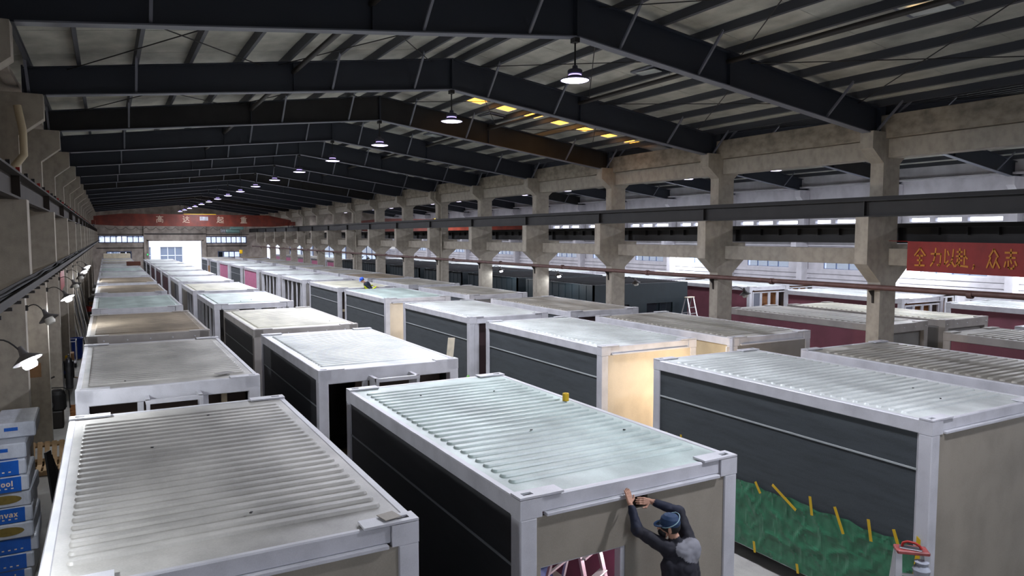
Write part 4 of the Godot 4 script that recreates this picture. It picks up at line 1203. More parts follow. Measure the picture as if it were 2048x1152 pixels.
func left_clutter() -> void:
	# stack of insulation packs in printed film, from the floor up
	var kinds := [0, 0, 0, 1, 0, 1, 0, 0, 2, 2]
	var marks := ["Wool", "", "", "", "Invax", "", "Wool", "", "", ""]
	var y := FLOOR_Y
	var where := ["bottom", "second", "third", "fourth", "fifth", "sixth", "seventh", "eighth", "ninth", "top"]
	for i in 10:
		var h := 0.272
		var sh: float = [0.0, 0.02, 0.07, 0.04, 0.02, 0.03, 0.0, -0.05, -0.02, 0.08][i]
		var dep: float = 1.25
		var z0: float = [0.0, 0.0, 0.05, 0.0, 0.02, 0.04, 0.0, 0.05, 0.12, 0.5][i]
		var lab: String = ["blue printed film", "white film with an oval opening showing brown wool", "plain white film"][kinds[i]]
		var t := thing("insulation_pack", "%s insulation pack of the stack, in %s" % [where[i], lab], "pack", P(-1.62 + sh, y, 15.25 + z0), 0.03 * ((i * 7) % 5 - 2) * 0.5, "insulation packs")
		var w := 0.62
		part(t, "wrapped_body", bm(Vector3(w, h - 0.004, dep), 0.022), M.wrap_white, Vector3(0, h * 0.5, 0))
		if kinds[i] == 0:
			var b := MB.new()
			b.ab(Vector3(-w / 2 - 0.003, 0.01, dep / 2 - 0.02), Vector3(w / 2 - 0.11, h - 0.012, dep / 2 + 0.003))
			b.ab(Vector3(-w / 2 - 0.003, h - 0.03, -dep / 2 + 0.2), Vector3(w / 2 - 0.13, h - 0.004 + 0.003, dep / 2 - 0.05))
			part(t, "printed_film", b.mesh(), M.wrap_blue)
			if marks[i] != "": part(t, "lettering", text_mesh(marks[i], 0.12), M.letter_white, Vector3(-0.06, h * 0.56, dep / 2 + 0.006))
			for k in 4: part(t, "print_mark", bm(Vector3(0.035, 0.02, 0.004)), M.letter_white, Vector3(-0.2 + 0.09 * k, h * 0.27, dep / 2 + 0.004))
		elif kinds[i] == 1:
			var b := MB.new()
			b.lathe([Vector2(0, 0.012), Vector2(0.95, 0.01), Vector2(1.0, 0.0)], 24, Transform3D(Basis(Vector3(0.24, 0, 0), Vector3(0, 0, 1), Vector3(0, -0.075, 0)), Vector3(-0.06, h * 0.52, dep / 2)))
			part(t, "wool_opening", b.mesh(), M.wool)
		else:
			part(t, "printed_patch", bm(Vector3(0.2, 0.06, 0.006)), M.wrap_blue, Vector3(-0.05, h * 0.6, dep / 2 + 0.001))
		y += h
	# dark wrapped boards beside the stack
	for i in 5:
		var b := MB.new()
		b.bar(Vector3(0, 0, 0), Vector3(-0.18 - 0.04 * i, 1.7 - 0.22 * i, -0.25), 0.34, 0.035, Vector3(1, 0, 0.2))
		one("dark_board", "%s dark film wrapped board leaning beside the insulation stack" % ORD[i], "board", b.mesh(), M.black if i % 2 == 0 else M.steel_dark, P(-1.0 + 0.03 * i, FLOOR_Y, 16.6 + 0.5 * i), Basis.IDENTITY, "dark boards beside the stack")
	for i in 2:
		var pal := thing("wooden_pallet", ["worn wooden pallet lying flat behind the insulation stack", "worn wooden pallet leaning up behind the insulation stack"][i], "pallet", P(-1.62, FLOOR_Y if i == 0 else FLOOR_Y + 0.16, 21.6 + 0.3 * i))
		if i == 1: pal.rotation.x = 0.9
		for k in 6: part(pal, "deck_board", bm(Vector3(0.11, 0.022, 1.0), 0.004), M.wood, Vector3(-0.4 + k * 0.16, 0.13, 0))
		for k in 3: part(pal, "stringer", bm(Vector3(0.95, 0.1, 0.09), 0.004), M.wood, Vector3(0, 0.06, -0.44 + k * 0.44))
	# bench grinder like machine with a round motor and belt guard
	var mch := thing("workshop_machine", "dark machine with a round motor and lever on a stand past the pallets", "machine", P(-1.62, FLOOR_Y, 26.4))
	part(mch, "stand", bm(Vector3(0.5, 0.55, 0.5), 0.03), M.steel_brown, Vector3(0, 0.275, 0))
	var mm := MB.new()
	mm.lathe([Vector2(0, 0), Vector2(0.2, 0), Vector2(0.22, 0.04), Vector2(0.22, 0.5), Vector2(0.19, 0.6), Vector2(0.1, 0.66), Vector2(0, 0.67)], 20)
	part(mch, "motor", mm.mesh(), M.steel_dark, Vector3(0.1, 0.55, 0))
	for k in 10:
		var a := TAU * k / 10.0
		part(mch, "cooling_fin", bm(Vector3(0.03, 0.42, 0.012)), M.steel_dark, Vector3(0.1 + cos(a) * 0.225, 0.82, sin(a) * 0.225), Basis(Vector3.UP, -a))
	mm = MB.new()
	mm.lathe([Vector2(0.06, -0.04), Vector2(0.16, -0.04), Vector2(0.18, 0), Vector2(0.16, 0.04), Vector2(0.06, 0.04)], 18, Transform3D(Basis(Vector3(1, 0, 0), PI / 2), Vector3(-0.18, 0.75, 0.2)))
	part(mch, "pulley", mm.mesh(), M.steel)
	mm = MB.new()
	mm.tube([Vector3(-0.28, 0.5, 0), Vector3(-0.28, 1.5, 0)], 0.04, 8)
	mm.tube([Vector3(-0.28, 1.45, 0), Vector3(0.05, 1.62, 0.05)], 0.025, 8)
	part(mch, "lever_column", mm.mesh(), M.steel_brown)
	mm = MB.new()
	mm.tube([Vector3(-0.25, 1.25, 0.2), Vector3(0.0, 1.3, 0.22), Vector3(0.3, 1.28, 0.2), Vector3(0.42, 1.15, 0.15), Vector3(0.43, 0.6, 0.1)], 0.016, 6)
	part(mch, "power_cord", mm.mesh(), M.rubber)
	var wb := thing("wooden_crate", "small brown crate on the floor beside the dark machine", "crate", P(-1.0, FLOOR_Y, 27.2))
	for k in 4: part(wb, "slat", bm(Vector3(0.45, 0.09, 0.02), 0.004), M.ply, Vector3(0, 0.06 + k * 0.12, 0.2))
	for k in 4: part(wb, "slat", bm(Vector3(0.45, 0.09, 0.02), 0.004), M.ply, Vector3(0, 0.06 + k * 0.12, -0.2))
	for sx in [-1, 1]: part(wb, "end_board", bm(Vector3(0.02, 0.48, 0.4), 0.004), M.ply, Vector3(sx * 0.22, 0.25, 0))
	# gas cylinders, cart, bin
	for i in 2:
		var g := thing("gas_cylinder", ["white gas cylinder standing by the lamp wall column", "grey gas cylinder standing by the lamp wall column"][i], "cylinder", P(-1.75 + 0.28 * i, FLOOR_Y, 32.6 + 0.4 * i))
		mm = MB.new()
		mm.lathe([Vector2(0, 0), Vector2(0.12, 0), Vector2(0.13, 0.03), Vector2(0.13, 1.05), Vector2(0.1, 1.18), Vector2(0.04, 1.25), Vector2(0, 1.25)], 18)
		part(g, "bottle", mm.mesh(), M.frame if i == 0 else M.steel)
		part(g, "valve", bm(Vector3(0.06, 0.12, 0.06), 0.01), M.steel, Vector3(0, 1.3, 0))
	var tool := thing("tool_caddy", "small tool caddy with a yellow grip on the floor by the cylinders", "caddy", P(-1.6, FLOOR_Y, 35.6))
	part(tool, "box", bm(Vector3(0.4, 0.7, 0.35), 0.02), M.steel_dark, Vector3(0, 0.35, 0))
	part(tool, "grip", bm(Vector3(0.12, 0.25, 0.1), 0.03), M.yellow, Vector3(-0.05, 0.82, 0))
	part(tool, "label_plate", bm(Vector3(0.3, 0.15, 0.01)), M.bin_blue, Vector3(0, 0.25, 0.18))
	var cart := thing("hand_cart", "white tube framed hand cart by the lamp wall", "cart", P(-1.75, FLOOR_Y, 38.6))
	mm = MB.new()
	for sx in [-0.35, 0.35]:
		mm.tube([Vector3(sx, 0.2, -0.5), Vector3(sx, 1.2, -0.5), Vector3(sx, 1.2, 0.5), Vector3(sx, 0.2, 0.5)], 0.02, 6)
	mm.tube([Vector3(-0.35, 1.2, 0.5), Vector3(0.35, 1.2, 0.5)], 0.02, 6); mm.tube([Vector3(-0.35, 1.2, -0.5), Vector3(0.35, 1.2, -0.5)], 0.02, 6)
	part(cart, "frame", mm.mesh(), M.frame)
	part(cart, "deck", bm(Vector3(0.74, 0.05, 1.1), 0.01), M.steel, Vector3(0, 0.2, 0))
	for sx in [-0.3, 0.3]:
		for sz in [-0.45, 0.45]:
			mm = MB.new()
			mm.lathe([Vector2(0, -0.025), Vector2(0.09, -0.025), Vector2(0.09, 0.025), Vector2(0, 0.025)], 14, Transform3D(Basis(Vector3(0, 0, 1), PI / 2), Vector3(sx, 0.09, sz)))
			part(cart, "wheel", mm.mesh(), M.rubber)
	one("carton", "brown carton riding on the white hand cart", "box", bm(Vector3(0.5, 0.4, 0.6), 0.01), M.cardboard, P(-1.75, FLOOR_Y + 0.425, 38.7))
	var bin := thing("blue_bin", "tall blue bin in front of the leaning metal profiles", "bin", P(-1.45, FLOOR_Y, 41.0))
	mm = MB.new()
	mm.lathe([Vector2(0, 0.02), Vector2(0.2, 0.02), Vector2(0.22, 0), Vector2(0.26, 1.0), Vector2(0.28, 1.02), Vector2(0.25, 1.02), Vector2(0.21, 0.05), Vector2(0, 0.05)], 20)
	part(bin, "shell", mm.mesh(), M.bin_blue)
	# long metal profiles leaning against the lamp wall
	var r2 := RandomNumberGenerator.new()
	r2.seed = 5
	for i in 22:
		var d := 41.9 + i * 0.62 + r2.randf() * 0.3
		if absf(fposmod(d - BAY0 + 3.0, 6.0) - 3.0) < 1.0: d += 1.6
		var b := MB.new()
		var top := Vector3(-0.45 - r2.randf() * 0.3, 3.0 + r2.randf() * 1.1, -0.6 + r2.randf() * 1.2)
		var wd := 0.035 + r2.randf() * 0.05
		b.bar(Vector3(0, 0.03, 0), top, wd, wd * 0.6, Vector3(1, 0, 0))
		one("metal_profile", "long %s metal profile leaning against the lamp wall behind the blue bin" % ["bright steel", "brown", "near black", "pale grey"][i % 4], "profile", b.mesh(), [M.steel, M.steel_brown, M.steel_dark, M.frame_grey][i % 4], P(-1.15 - r2.randf() * 0.25, FLOOR_Y, d), Basis.IDENTITY, "metal profiles leaning on the lamp wall")
	for i in 7:
		var bx := thing("parts_box", "%s dull box of scrap from the blue bin along the lamp wall" % ORD[i], "box", P(-1.1 - 0.05 * (i % 3), FLOOR_Y, [57.2, 58.6, 62.6, 64.2, 68.6, 70.2, 75.0][i]), 0.2 * (i % 4))
		part(bx, "body", bm(Vector3(0.6, 0.45 + 0.15 * (i % 3), 0.8), 0.02), [M.cardboard, M.steel_brown, M.red_paint, M.frame_grey][i % 4], Vector3(0, 0.225 + 0.075 * (i % 3), 0))
		part(bx, "lid", bm(Vector3(0.64, 0.04, 0.84), 0.01), M.steel_dark, Vector3(0, 0.47 + 0.15 * (i % 3), 0))
	one("notice_sheet", "small brown notice sheet fixed to a lamp wall column", "notice", bm(Vector3(0.3, 0.4, 0.01)), M.cardboard, P(-1.9, 1.75, 24.17))
	var pl := thing("floor_plank", "pale scrap plank lying on the floor by the cylinders", "plank", P(-1.1, FLOOR_Y, 35.0), 0.5)
	part(pl, "board", bm(Vector3(0.1, 0.03, 1.1), 0.004), M.wood, Vector3(0, 0.015, 0))

# ------------------------------------------------------------------ small things
func step_ladder(label: String, at: Vector3, turn: float, h: float, wd: float, mt: Material, top: Material) -> Node3D:
	var t := thing("step_ladder", label, "ladder", at, turn)
	var sp := h * 0.26
	for s in [-1.0, 1.0]:
		var a := MB.new()
		a.bar(Vector3(s * wd * 0.5, 0, sp), Vector3(s * wd * 0.36, h - 0.03, 0.06), 0.03, 0.075, Vector3(1, 0, 0))
		part(t, "front_rail", a.mesh(), mt)
		a = MB.new()
		a.bar(Vector3(s * wd * 0.5, 0, -sp), Vector3(s * wd * 0.36, h - 0.03, -0.06), 0.03, 0.06, Vector3(1, 0, 0))
		part(t, "rear_rail", a.mesh(), mt)
		part(t, "spreader", bm(Vector3(0.015, 0.03, sp * 1.0)), M.steel, Vector3(s * wd * 0.45, h * 0.45, 0))
	var n := int(h / 0.3)
	for k in range(1, n):
		var u := k * 0.3 / h
		part(t, "step", bm(Vector3(wd * lerpf(1.0, 0.72, u) - 0.02, 0.025, 0.1), 0.004), mt, Vector3(0, k * 0.3, lerpf(sp, 0.06, u)))
		if k % 2 == 1: part(t, "rear_brace", bm(Vector3(wd * lerpf(1.0, 0.72, u) - 0.02, 0.025, 0.03)), mt, Vector3(0, k * 0.3, -lerpf(sp, 0.06, u)))
	part(t, "top_cap", bm(Vector3(wd * 0.85, 0.05, 0.22), 0.012), top, Vector3(0, h, 0))
	return t

func small_things() -> void:
	# thin plates and bits lying on roofs
	one("metal_plate", "thin grey plate lying by the corner of the first lamp wall container", "plate", bm(Vector3(0.17, 0.008, 0.17), 0.002), M.panel_greige, P(2.2, 2.944, 6.26), Basis(Vector3.UP, 0.2))
	one("metal_plate", "thin dark grey plate on the roof of the bracket framed container, lamp wall row", "plate", bm(Vector3(0.3, 0.006, 0.2), 0.002), M.panel_grey, P(1.86, 2.945, 14.5), Basis(Vector3.UP, 0.5))
	var w1 := "the worker's container"
	var w2 := "the container beside the insulation packs"
	var w3 := "the mint open posted container"
	var w4 := "the tarp container"
	var bits := [[4.9, 8.2, w1], [5.6, 10.6, w1], [4.4, 10.9, w1], [6.0, 7.6, w1], [0.4, 9.8, w2], [1.2, 11.2, w2], [1.1, 7.0, w2], [5.1, 31.0, w3], [4.6, 30.4, w3], [12.0, 7.3, w4], [11.6, 6.6, w4], [5.9, 22.0, "the bolted fascia container"], [0.2, 14.6, "the bracket framed container"]]
	for i in bits.size():
		one("roof_scrap", "tiny dark scrap on the roof of %s" % bits[i][2], "scrap", bm(Vector3(0.035, 0.012, 0.025), 0.003), M.black, P(bits[i][0], 2.936, bits[i][1]), Basis(Vector3.UP, i * 0.7), "scraps on the roofs")
	var mb := MB.new()
	mb.lathe([Vector2(0.03, 0), Vector2(0.05, 0), Vector2(0.052, 0.004), Vector2(0.052, 0.116), Vector2(0.05, 0.12), Vector2(0.03, 0.12), Vector2(0.03, 0)], 22)
	one("tape_roll", "yellow tape roll standing on the worker's container roof", "tape", mb.mesh(), M.tape, P(6.28, 2.927, 9.45))
	# green masking tarp on the dark side of the tarp container
	var t := thing("green_tarp", "crumpled green tarp masking the lower dark side of the container", "tarp", P(10.13, -0.2, 8.75))
	mb = MB.new()
	var f := FastNoiseLite.new()
	f.seed = 9
	f.frequency = 0.8
	f.fractal_octaves = 2
	var nx := 150
	var ny := 36
	var pt := func(i: int, j: int) -> Vector3:
		var u := i / float(nx)
		var w := j / float(ny)
		var z := lerpf(-2.85, 2.72, u)
		var ht := 1.22 - 0.02 * sin(u * 38.0) - 0.01 * sin(u * 91.0) + 0.4 * smoothstep(0.3, 0.0, u)
		var yy := lerpf(0.02, ht, w)
		var a := absf(f.get_noise_2d(z * 1.6, yy * 1.6 + 7.0))
		var b := absf(f.get_noise_2d(z * 3.1 + 40.0, yy * 2.2))
		return Vector3(-0.012 - 0.022 * (1.0 - minf(1.0, a * 3.0)) * (0.4 + 0.6 * sin(w * PI)) - 0.012 * (1.0 - minf(1.0, b * 3.5)), yy, z)
	for i in nx:
		for j in ny:
			var q := [pt.call(i, j), pt.call(i + 1, j), pt.call(i + 1, j + 1), pt.call(i, j + 1)]
			var o: Vector3 = ((q[1] as Vector3) - q[0]).cross((q[3] as Vector3) - q[0]).normalized()
			if o.x > 0: o = -o
			mb.quad(q[0], q[1], q[2], q[3], o)
	part(t, "sheet", mb.mesh(), M.tarp)
	var tapes := [[8.97, 1.11, 8.85, 0.93], [8.59, 1.17, 8.08, 0.88], [7.81, 1.21, 7.76, 0.9], [7.34, 1.19, 7.17, 0.8], [6.75, 1.19, 6.69, 0.86], [6.34, 1.18, 6.25, 0.94], [8.97, 0.0, 8.94, -0.2], [8.03, -0.04, 8.0, -0.2], [11.36, 1.45, 11.31, 1.24], [10.92, 1.5, 10.9, 1.3]]
	for i in tapes.size():
		var a: Array = tapes[i]
		var b := MB.new()
		b.bar(P(0, a[1], a[0]), P(0, a[3], a[2]), 0.05, 0.004, Vector3(1, 0, 0))
		one("tape_strip", "%s yellow tape strip holding the green tarp, counted from the step ladder" % ["sixth", "fifth", "fourth", "third", "second", "first", "lower second", "lower first", "farthest", "second farthest"][i], "tape", b.mesh(), M.tape, Vector3(10.075, 0, 0), Basis.IDENTITY, "tape strips on the tarp")
	mb = MB.new()
	mb.prism(PackedVector2Array([Vector2(-0.05, -0.2), Vector2(0.06, -0.2), Vector2(0.05, 0.4), Vector2(0.055, 1.16), Vector2(0.0, 1.2), Vector2(-0.01, 0.9), Vector2(-0.045, 0.55)]), 0.012, Transform3D(Basis(Vector3(0, 0, 1), Vector3.UP, Vector3(-1, 0, 0)), Vector3.ZERO))
	one("tape_strip", "wide crumpled yellow tape up the white corner post beside the green tarp", "tape", mb.mesh(), M.tape, P(10.1, 0, 6.0), Basis.IDENTITY, "tape strips on the tarp")
	# step ladders
	var ld := step_ladder("aluminium step ladder with red top beside the green tarp", P(9.02, FLOOR_Y, 5.42), -0.75, 1.9, 0.46, M.aluminium, M.red_top)
	var fl := thing("hand_float", "red handled plastering float lying on the red topped ladder", "tool", P(9.0, FLOOR_Y + 1.927, 5.42), -1.0)
	part(fl, "plate", bm(Vector3(0.26, 0.012, 0.12), 0.004), M.steel, Vector3(0, 0.006, 0))
	mb = MB.new()
	mb.tube([Vector3(-0.1, 0.01, 0), Vector3(-0.09, 0.06, 0), Vector3(-0.04, 0.085, 0), Vector3(0.05, 0.08, 0), Vector3(0.1, 0.05, 0), Vector3(0.12, 0.01, 0)], 0.018, 8)
	part(fl, "handle", mb.mesh(), M.red_paint)
	mb = MB.new()
	mb.lathe([Vector2(0, 0), Vector2(0.09, 0.02), Vector2(0.11, 0.1), Vector2(0.07, 0.17), Vector2(0.09, 0.2), Vector2(0.05, 0.21), Vector2(0, 0.18)], 9)
	one("plastic_bag", "crumpled white bag hanging inside the red topped ladder", "bag", mb.mesh(), M.wrap_white, P(9.02, FLOOR_Y + 1.6, 5.28))
	step_ladder("pale step ladder with padded top standing before the first teal cabin", P(25.6, FLOOR_Y, 27.3), 0.2, 2.9, 0.7, M.aluminium, M.board)
	step_ladder("bright aluminium step ladder inside the worker's container window", P(4.85, -0.05, 7.05), 0.5, 2.35, 0.6, M.aluminium, M.aluminium)
	# boards and bits between the rows
	var bd := MB.new()
	bd.bar(Vector3(0, 0, 0), Vector3(0.25, 2.62, 0.05), 0.24, 0.03, Vector3(0, 0, 1))
	one("leaning_board", "pale board leaning against the dark side of the maroon ended container", "board", bd.mesh(), M.board, P(9.62, FLOOR_Y, 21.75))
	bd = MB.new()
	bd.bar(Vector3(0, 0, 0), Vector3(0.12, 3.22, 0.0), 0.1, 0.03, Vector3(0, 0, 1))
	one("leaning_board", "narrow white board standing between the tarp container and the column side row", "board", bd.mesh(), M.frame, P(13.38, FLOOR_Y, 13.0))
	bd = MB.new()
	bd.bar(Vector3(0, 0, 0), Vector3(0.05, 2.15, -0.3), 0.06, 0.03, Vector3(0, 0, 1))
	one("leaning_board", "thin pale batten leaning on the black side of the worker's container", "batten", bd.mesh(), M.wood, P(3.38, FLOOR_Y, 6.35))
	bd = MB.new()
	bd.lathe([Vector2(0, 0), Vector2(0.22, 0.02), Vector2(0.26, 0.3), Vector2(0.2, 0.7), Vector2(0.12, 1.2), Vector2(0.05, 1.6), Vector2(0, 1.65)], 7)
	one("green_bundle", "green film bundle standing by the maroon ended container post", "bundle", bd.mesh(), mat(Color(0.35, 0.6, 0.2), 0.5), P(9.75, FLOOR_Y, 20.2))
	# yellow trestle frames near the open containers of the tarp row
	for i in 2:
		var tr := thing("yellow_trestle", ["yellow tube scaffold frame beside the first strutted open container", "yellow tube scaffold frame between the open wooden end and the strutted container"][i], "trestle", P(10.95 + i * 0.3, FLOOR_Y, 42.75 + i * 0.45))
		mb = MB.new()
		for sx in [-0.5, 0.5]:
			mb.tube([Vector3(sx * 1.5, 0, 0), Vector3(sx, 1.5, 0), Vector3(sx * 0.8, 2.3, 0)], 0.03, 8)
		part(tr, "legs", mb.mesh(), M.yellow)
		mb = MB.new()
		for y in [0.6, 1.4, 2.2]: mb.tube([Vector3(-0.6, y, 0), Vector3(0.6, y, 0)], 0.025, 8)
		part(tr, "rungs", mb.mesh(), M.yellow)
	one("brown_carton", "brown carton lying on the ninth lamp wall container roof", "box", bm(Vector3(1.1, 0.35, 0.8), 0.02), mat(Color(0.35, 0.2, 0.14), 0.8), P(2.0, 3.115, 72.0))
	one("panel_stack", "pale stack of panels on the last lamp wall container roof", "panels", bm(Vector3(2.8, 0.5, 3.0), 0.02), M.board, P(1.0, 3.18, 98.5))
	one("cardboard_sheet", "brown cardboard sheet leaning on the end of the twelfth tarp row container", "cardboard", bm(Vector3(1.0, 2.6, 0.04), 0.01), M.cardboard, P(10.6, 0.85, 89.6), Basis(Vector3(1, 0, 0), -0.12))

# ------------------------------------------------------------------ people
# tapered capsules joined with a smooth minimum, meshed as surface nets: bones are [a, b, ra, rb, colour]
func nets(mb: MB, bones: Array, cell: float, k: float, fold := 0.0) -> void:
	var fn := FastNoiseLite.new()
	fn.seed = 77
	fn.frequency = 5.5
	fn.fractal_octaves = 2
	var lo := Vector3.INF
	var hi := -Vector3.INF
	for b in bones:
		var r: float = maxf(b[2], b[3]) + cell * 3.0
		lo = lo.min(b[0] - Vector3.ONE * r).min(b[1] - Vector3.ONE * r)
		hi = hi.max(b[0] + Vector3.ONE * r).max(b[1] + Vector3.ONE * r)
	var nx := int((hi.x - lo.x) / cell) + 2
	var ny := int((hi.y - lo.y) / cell) + 2
	var nz := int((hi.z - lo.z) / cell) + 2
	var fld := PackedFloat32Array()
	fld.resize(nx * ny * nz)
	fld.fill(1.0)
	var best := PackedFloat32Array()
	best.resize(nx * ny * nz)
	best.fill(9.0)
	var own := PackedByteArray()
	own.resize(nx * ny * nz)
	for bi in bones.size():
		var b: Array = bones[bi]
		var a: Vector3 = b[0]
		var ab: Vector3 = b[1] - a
		var l2 := maxf(ab.length_squared(), 1e-8)
		var ra: float = b[2]
		var rb: float = b[3]
		var ex := Vector3.ONE * (maxf(ra, rb) + k + cell * 2.0)
		var i0 := Vector3i(((a.min(b[1]) - ex - lo) / cell).floor()).clamp(Vector3i.ZERO, Vector3i(nx - 1, ny - 1, nz - 1))
		var i1 := Vector3i(((a.max(b[1]) + ex - lo) / cell).ceil()).clamp(Vector3i.ZERO, Vector3i(nx - 1, ny - 1, nz - 1))
		for x in range(i0.x, i1.x + 1):
			for y in range(i0.y, i1.y + 1):
				for z in range(i0.z, i1.z + 1):
					var p := lo + Vector3(x, y, z) * cell
					var t := clampf((p - a).dot(ab) / l2, 0, 1)
					var d := (p - a - ab * t).length() - lerpf(ra, rb, t)
					if fold > 0.0 and d < 0.05: d += fold * (1.0 - 2.2 * absf(fn.get_noise_3d(p.x, p.y * 1.3, p.z)))
					var id := (x * ny + y) * nz + z
					var f := fld[id]
					var h := clampf(0.5 + 0.5 * (f - d) / k, 0, 1)
					fld[id] = lerpf(f, d, h) - k * h * (1.0 - h)
					if d < best[id]:
						best[id] = d
						own[id] = bi
	var vid := {}
	var pos := []
	var nor := []
	var cols := []
	var sx := ny * nz
	var sy := nz
	var offs := [0, 1, sy, sy + 1, sx, sx + 1, sx + sy, sx + sy + 1]
	var edges := [[0, 1], [2, 3], [4, 5], [6, 7], [0, 2], [1, 3], [4, 6], [5, 7], [0, 4], [1, 5], [2, 6], [3, 7]]
	for x in range(1, nx - 2):
		for y in range(1, ny - 2):
			for z in range(1, nz - 2):
				var id := x * sx + y * sy + z
				if absf(fld[id]) > cell * 2.0: continue
				var m := 0
				for q in 8:
					if fld[id + offs[q]] < 0: m |= 1 << q
				if m == 0 or m == 255: continue
				var s := Vector3.ZERO
				var c := 0
				for e in edges:
					var f0 := fld[id + offs[e[0]]]
					var f1 := fld[id + offs[e[1]]]
					if (f0 < 0) == (f1 < 0): continue
					var u := f0 / (f0 - f1)
					var p0 := Vector3(e[0] >> 2, (e[0] >> 1) & 1, e[0] & 1)
					var p1 := Vector3(e[1] >> 2, (e[1] >> 1) & 1, e[1] & 1)
					s += p0.lerp(p1, u)
					c += 1
				s /= c
				vid[id] = pos.size()
				pos.append(lo + (Vector3(x, y, z) + s) * cell)
				var g := Vector3(fld[id + sx] - fld[id - sx] + fld[id + sx * 2] - fld[id], fld[id + sy] - fld[id - sy] + fld[id + sy * 2] - fld[id], fld[id + 1] - fld[id - 1] + fld[id + 2] - fld[id])
				nor.append(g.normalized())
				cols.append(bones[own[id]][4])
	mb.use_col = true
	for id in vid:
		for ax in 3:
			var st: int = [sx, sy, 1][ax]
			var u: int = [sy, 1, sx][ax]
			var w: int = [1, sx, sy][ax]
			# edge from node id to node id + st; the four cells around it
			if (fld[id] < 0) == (fld[id + st] < 0): continue
			var q := [id, id - u, id - u - w, id - w]
			var ok := true
			for e in q:
				if not vid.has(e): ok = false
			if not ok: continue
			var v0: int = vid[q[0]]; var v1: int = vid[q[1]]; var v2: int = vid[q[2]]; var v3: int = vid[q[3]]
			for tr in [[v0, v1, v2], [v0, v2, v3]]:
				var a: int = tr[0]
				var b: int = tr[1]
				var c: int = tr[2]
				if ((pos[c] - pos[a]) as Vector3).cross(pos[b] - pos[a]).dot(nor[a]) < 0.0:
					b = tr[2]; c = tr[1]
				mb.v.append_array([pos[a], pos[b], pos[c]]); mb.n.append_array([nor[a], nor[b], nor[c]]); mb.c.append_array([cols[a], cols[b], cols[c]])

func hand_bones(wrist: Vector3, dir: Vector3, palm_n: Vector3, right: bool, curl: float, sk: Color) -> Array:
	# dir: along the fingers, palm_n: the way the palm faces
	var d := dir.normalized()
	var pn := (palm_n - d * palm_n.dot(d)).normalized()
	var side := d.cross(pn).normalized() * (1.0 if right else -1.0)     # toward the thumb
	var out := []
	for k in 4:
		var o := side * (0.03 - 0.02 * k)
		out.append([wrist + d * 0.01 + o * 0.5, wrist + d * 0.085 + o, 0.016, 0.0125, sk])
		var ln: float = [0.072, 0.082, 0.076, 0.06][k]
		var kn := wrist + d * 0.088 + o * 1.05
		var d1 := (d + pn * curl * 0.5).normalized()
		var d2 := (d + pn * curl * 1.3).normalized()
		out.append([kn, kn + d1 * ln * 0.52, 0.0105, 0.0095, sk])
		out.append([kn + d1 * ln * 0.52, kn + d1 * ln * 0.52 + d2 * ln * 0.5, 0.0095, 0.008, sk])
	var tb := wrist + d * 0.03 + side * 0.028
	out.append([tb, tb + (d * 0.6 + side * 0.8).normalized() * 0.045, 0.014, 0.0115, sk])
	out.append([tb + (d * 0.6 + side * 0.8).normalized() * 0.045, tb + (d * 0.6 + side * 0.8).normalized() * 0.045 + (d + side * 0.2).normalized() * 0.035, 0.0115, 0.009, sk])
	return out

func head_bones(c: Vector3, fwd: Vector3, sk: Color, hair: Color) -> Array:
	var f := fwd.normalized()
	var up := (Vector3.UP - f * f.y).normalized()
	var s := f.cross(up)
	var o := [[c - f * 0.03 + up * 0.02, c + f * 0.015 + up * 0.025, 0.088, 0.08, hair], [c + f * 0.03, c + f * 0.05 - up * 0.06, 0.062, 0.045, sk], [c + f * 0.045 - up * 0.09, c + f * 0.06 - up * 0.085, 0.035, 0.032, sk], [c + f * 0.085 + up * 0.012, c + f * 0.108 - up * 0.028, 0.011, 0.015, sk]]
	for q in [-1.0, 1.0]:
		o.append([c + s * q * 0.074 - f * 0.005 + up * 0.01, c + s * q * 0.078 - f * 0.008 - up * 0.03, 0.016, 0.011, sk])
		o.append([c + f * 0.07 + s * q * 0.03 + up * 0.005, c + f * 0.074 + s * q * 0.028 + up * 0.005, 0.013, 0.013, sk])
	o.append([c + f * 0.088 + s * 0.02 - up * 0.055, c + f * 0.088 - s * 0.02 - up * 0.055, 0.009, 0.009, Color(0.35, 0.14, 0.11)])
	return o

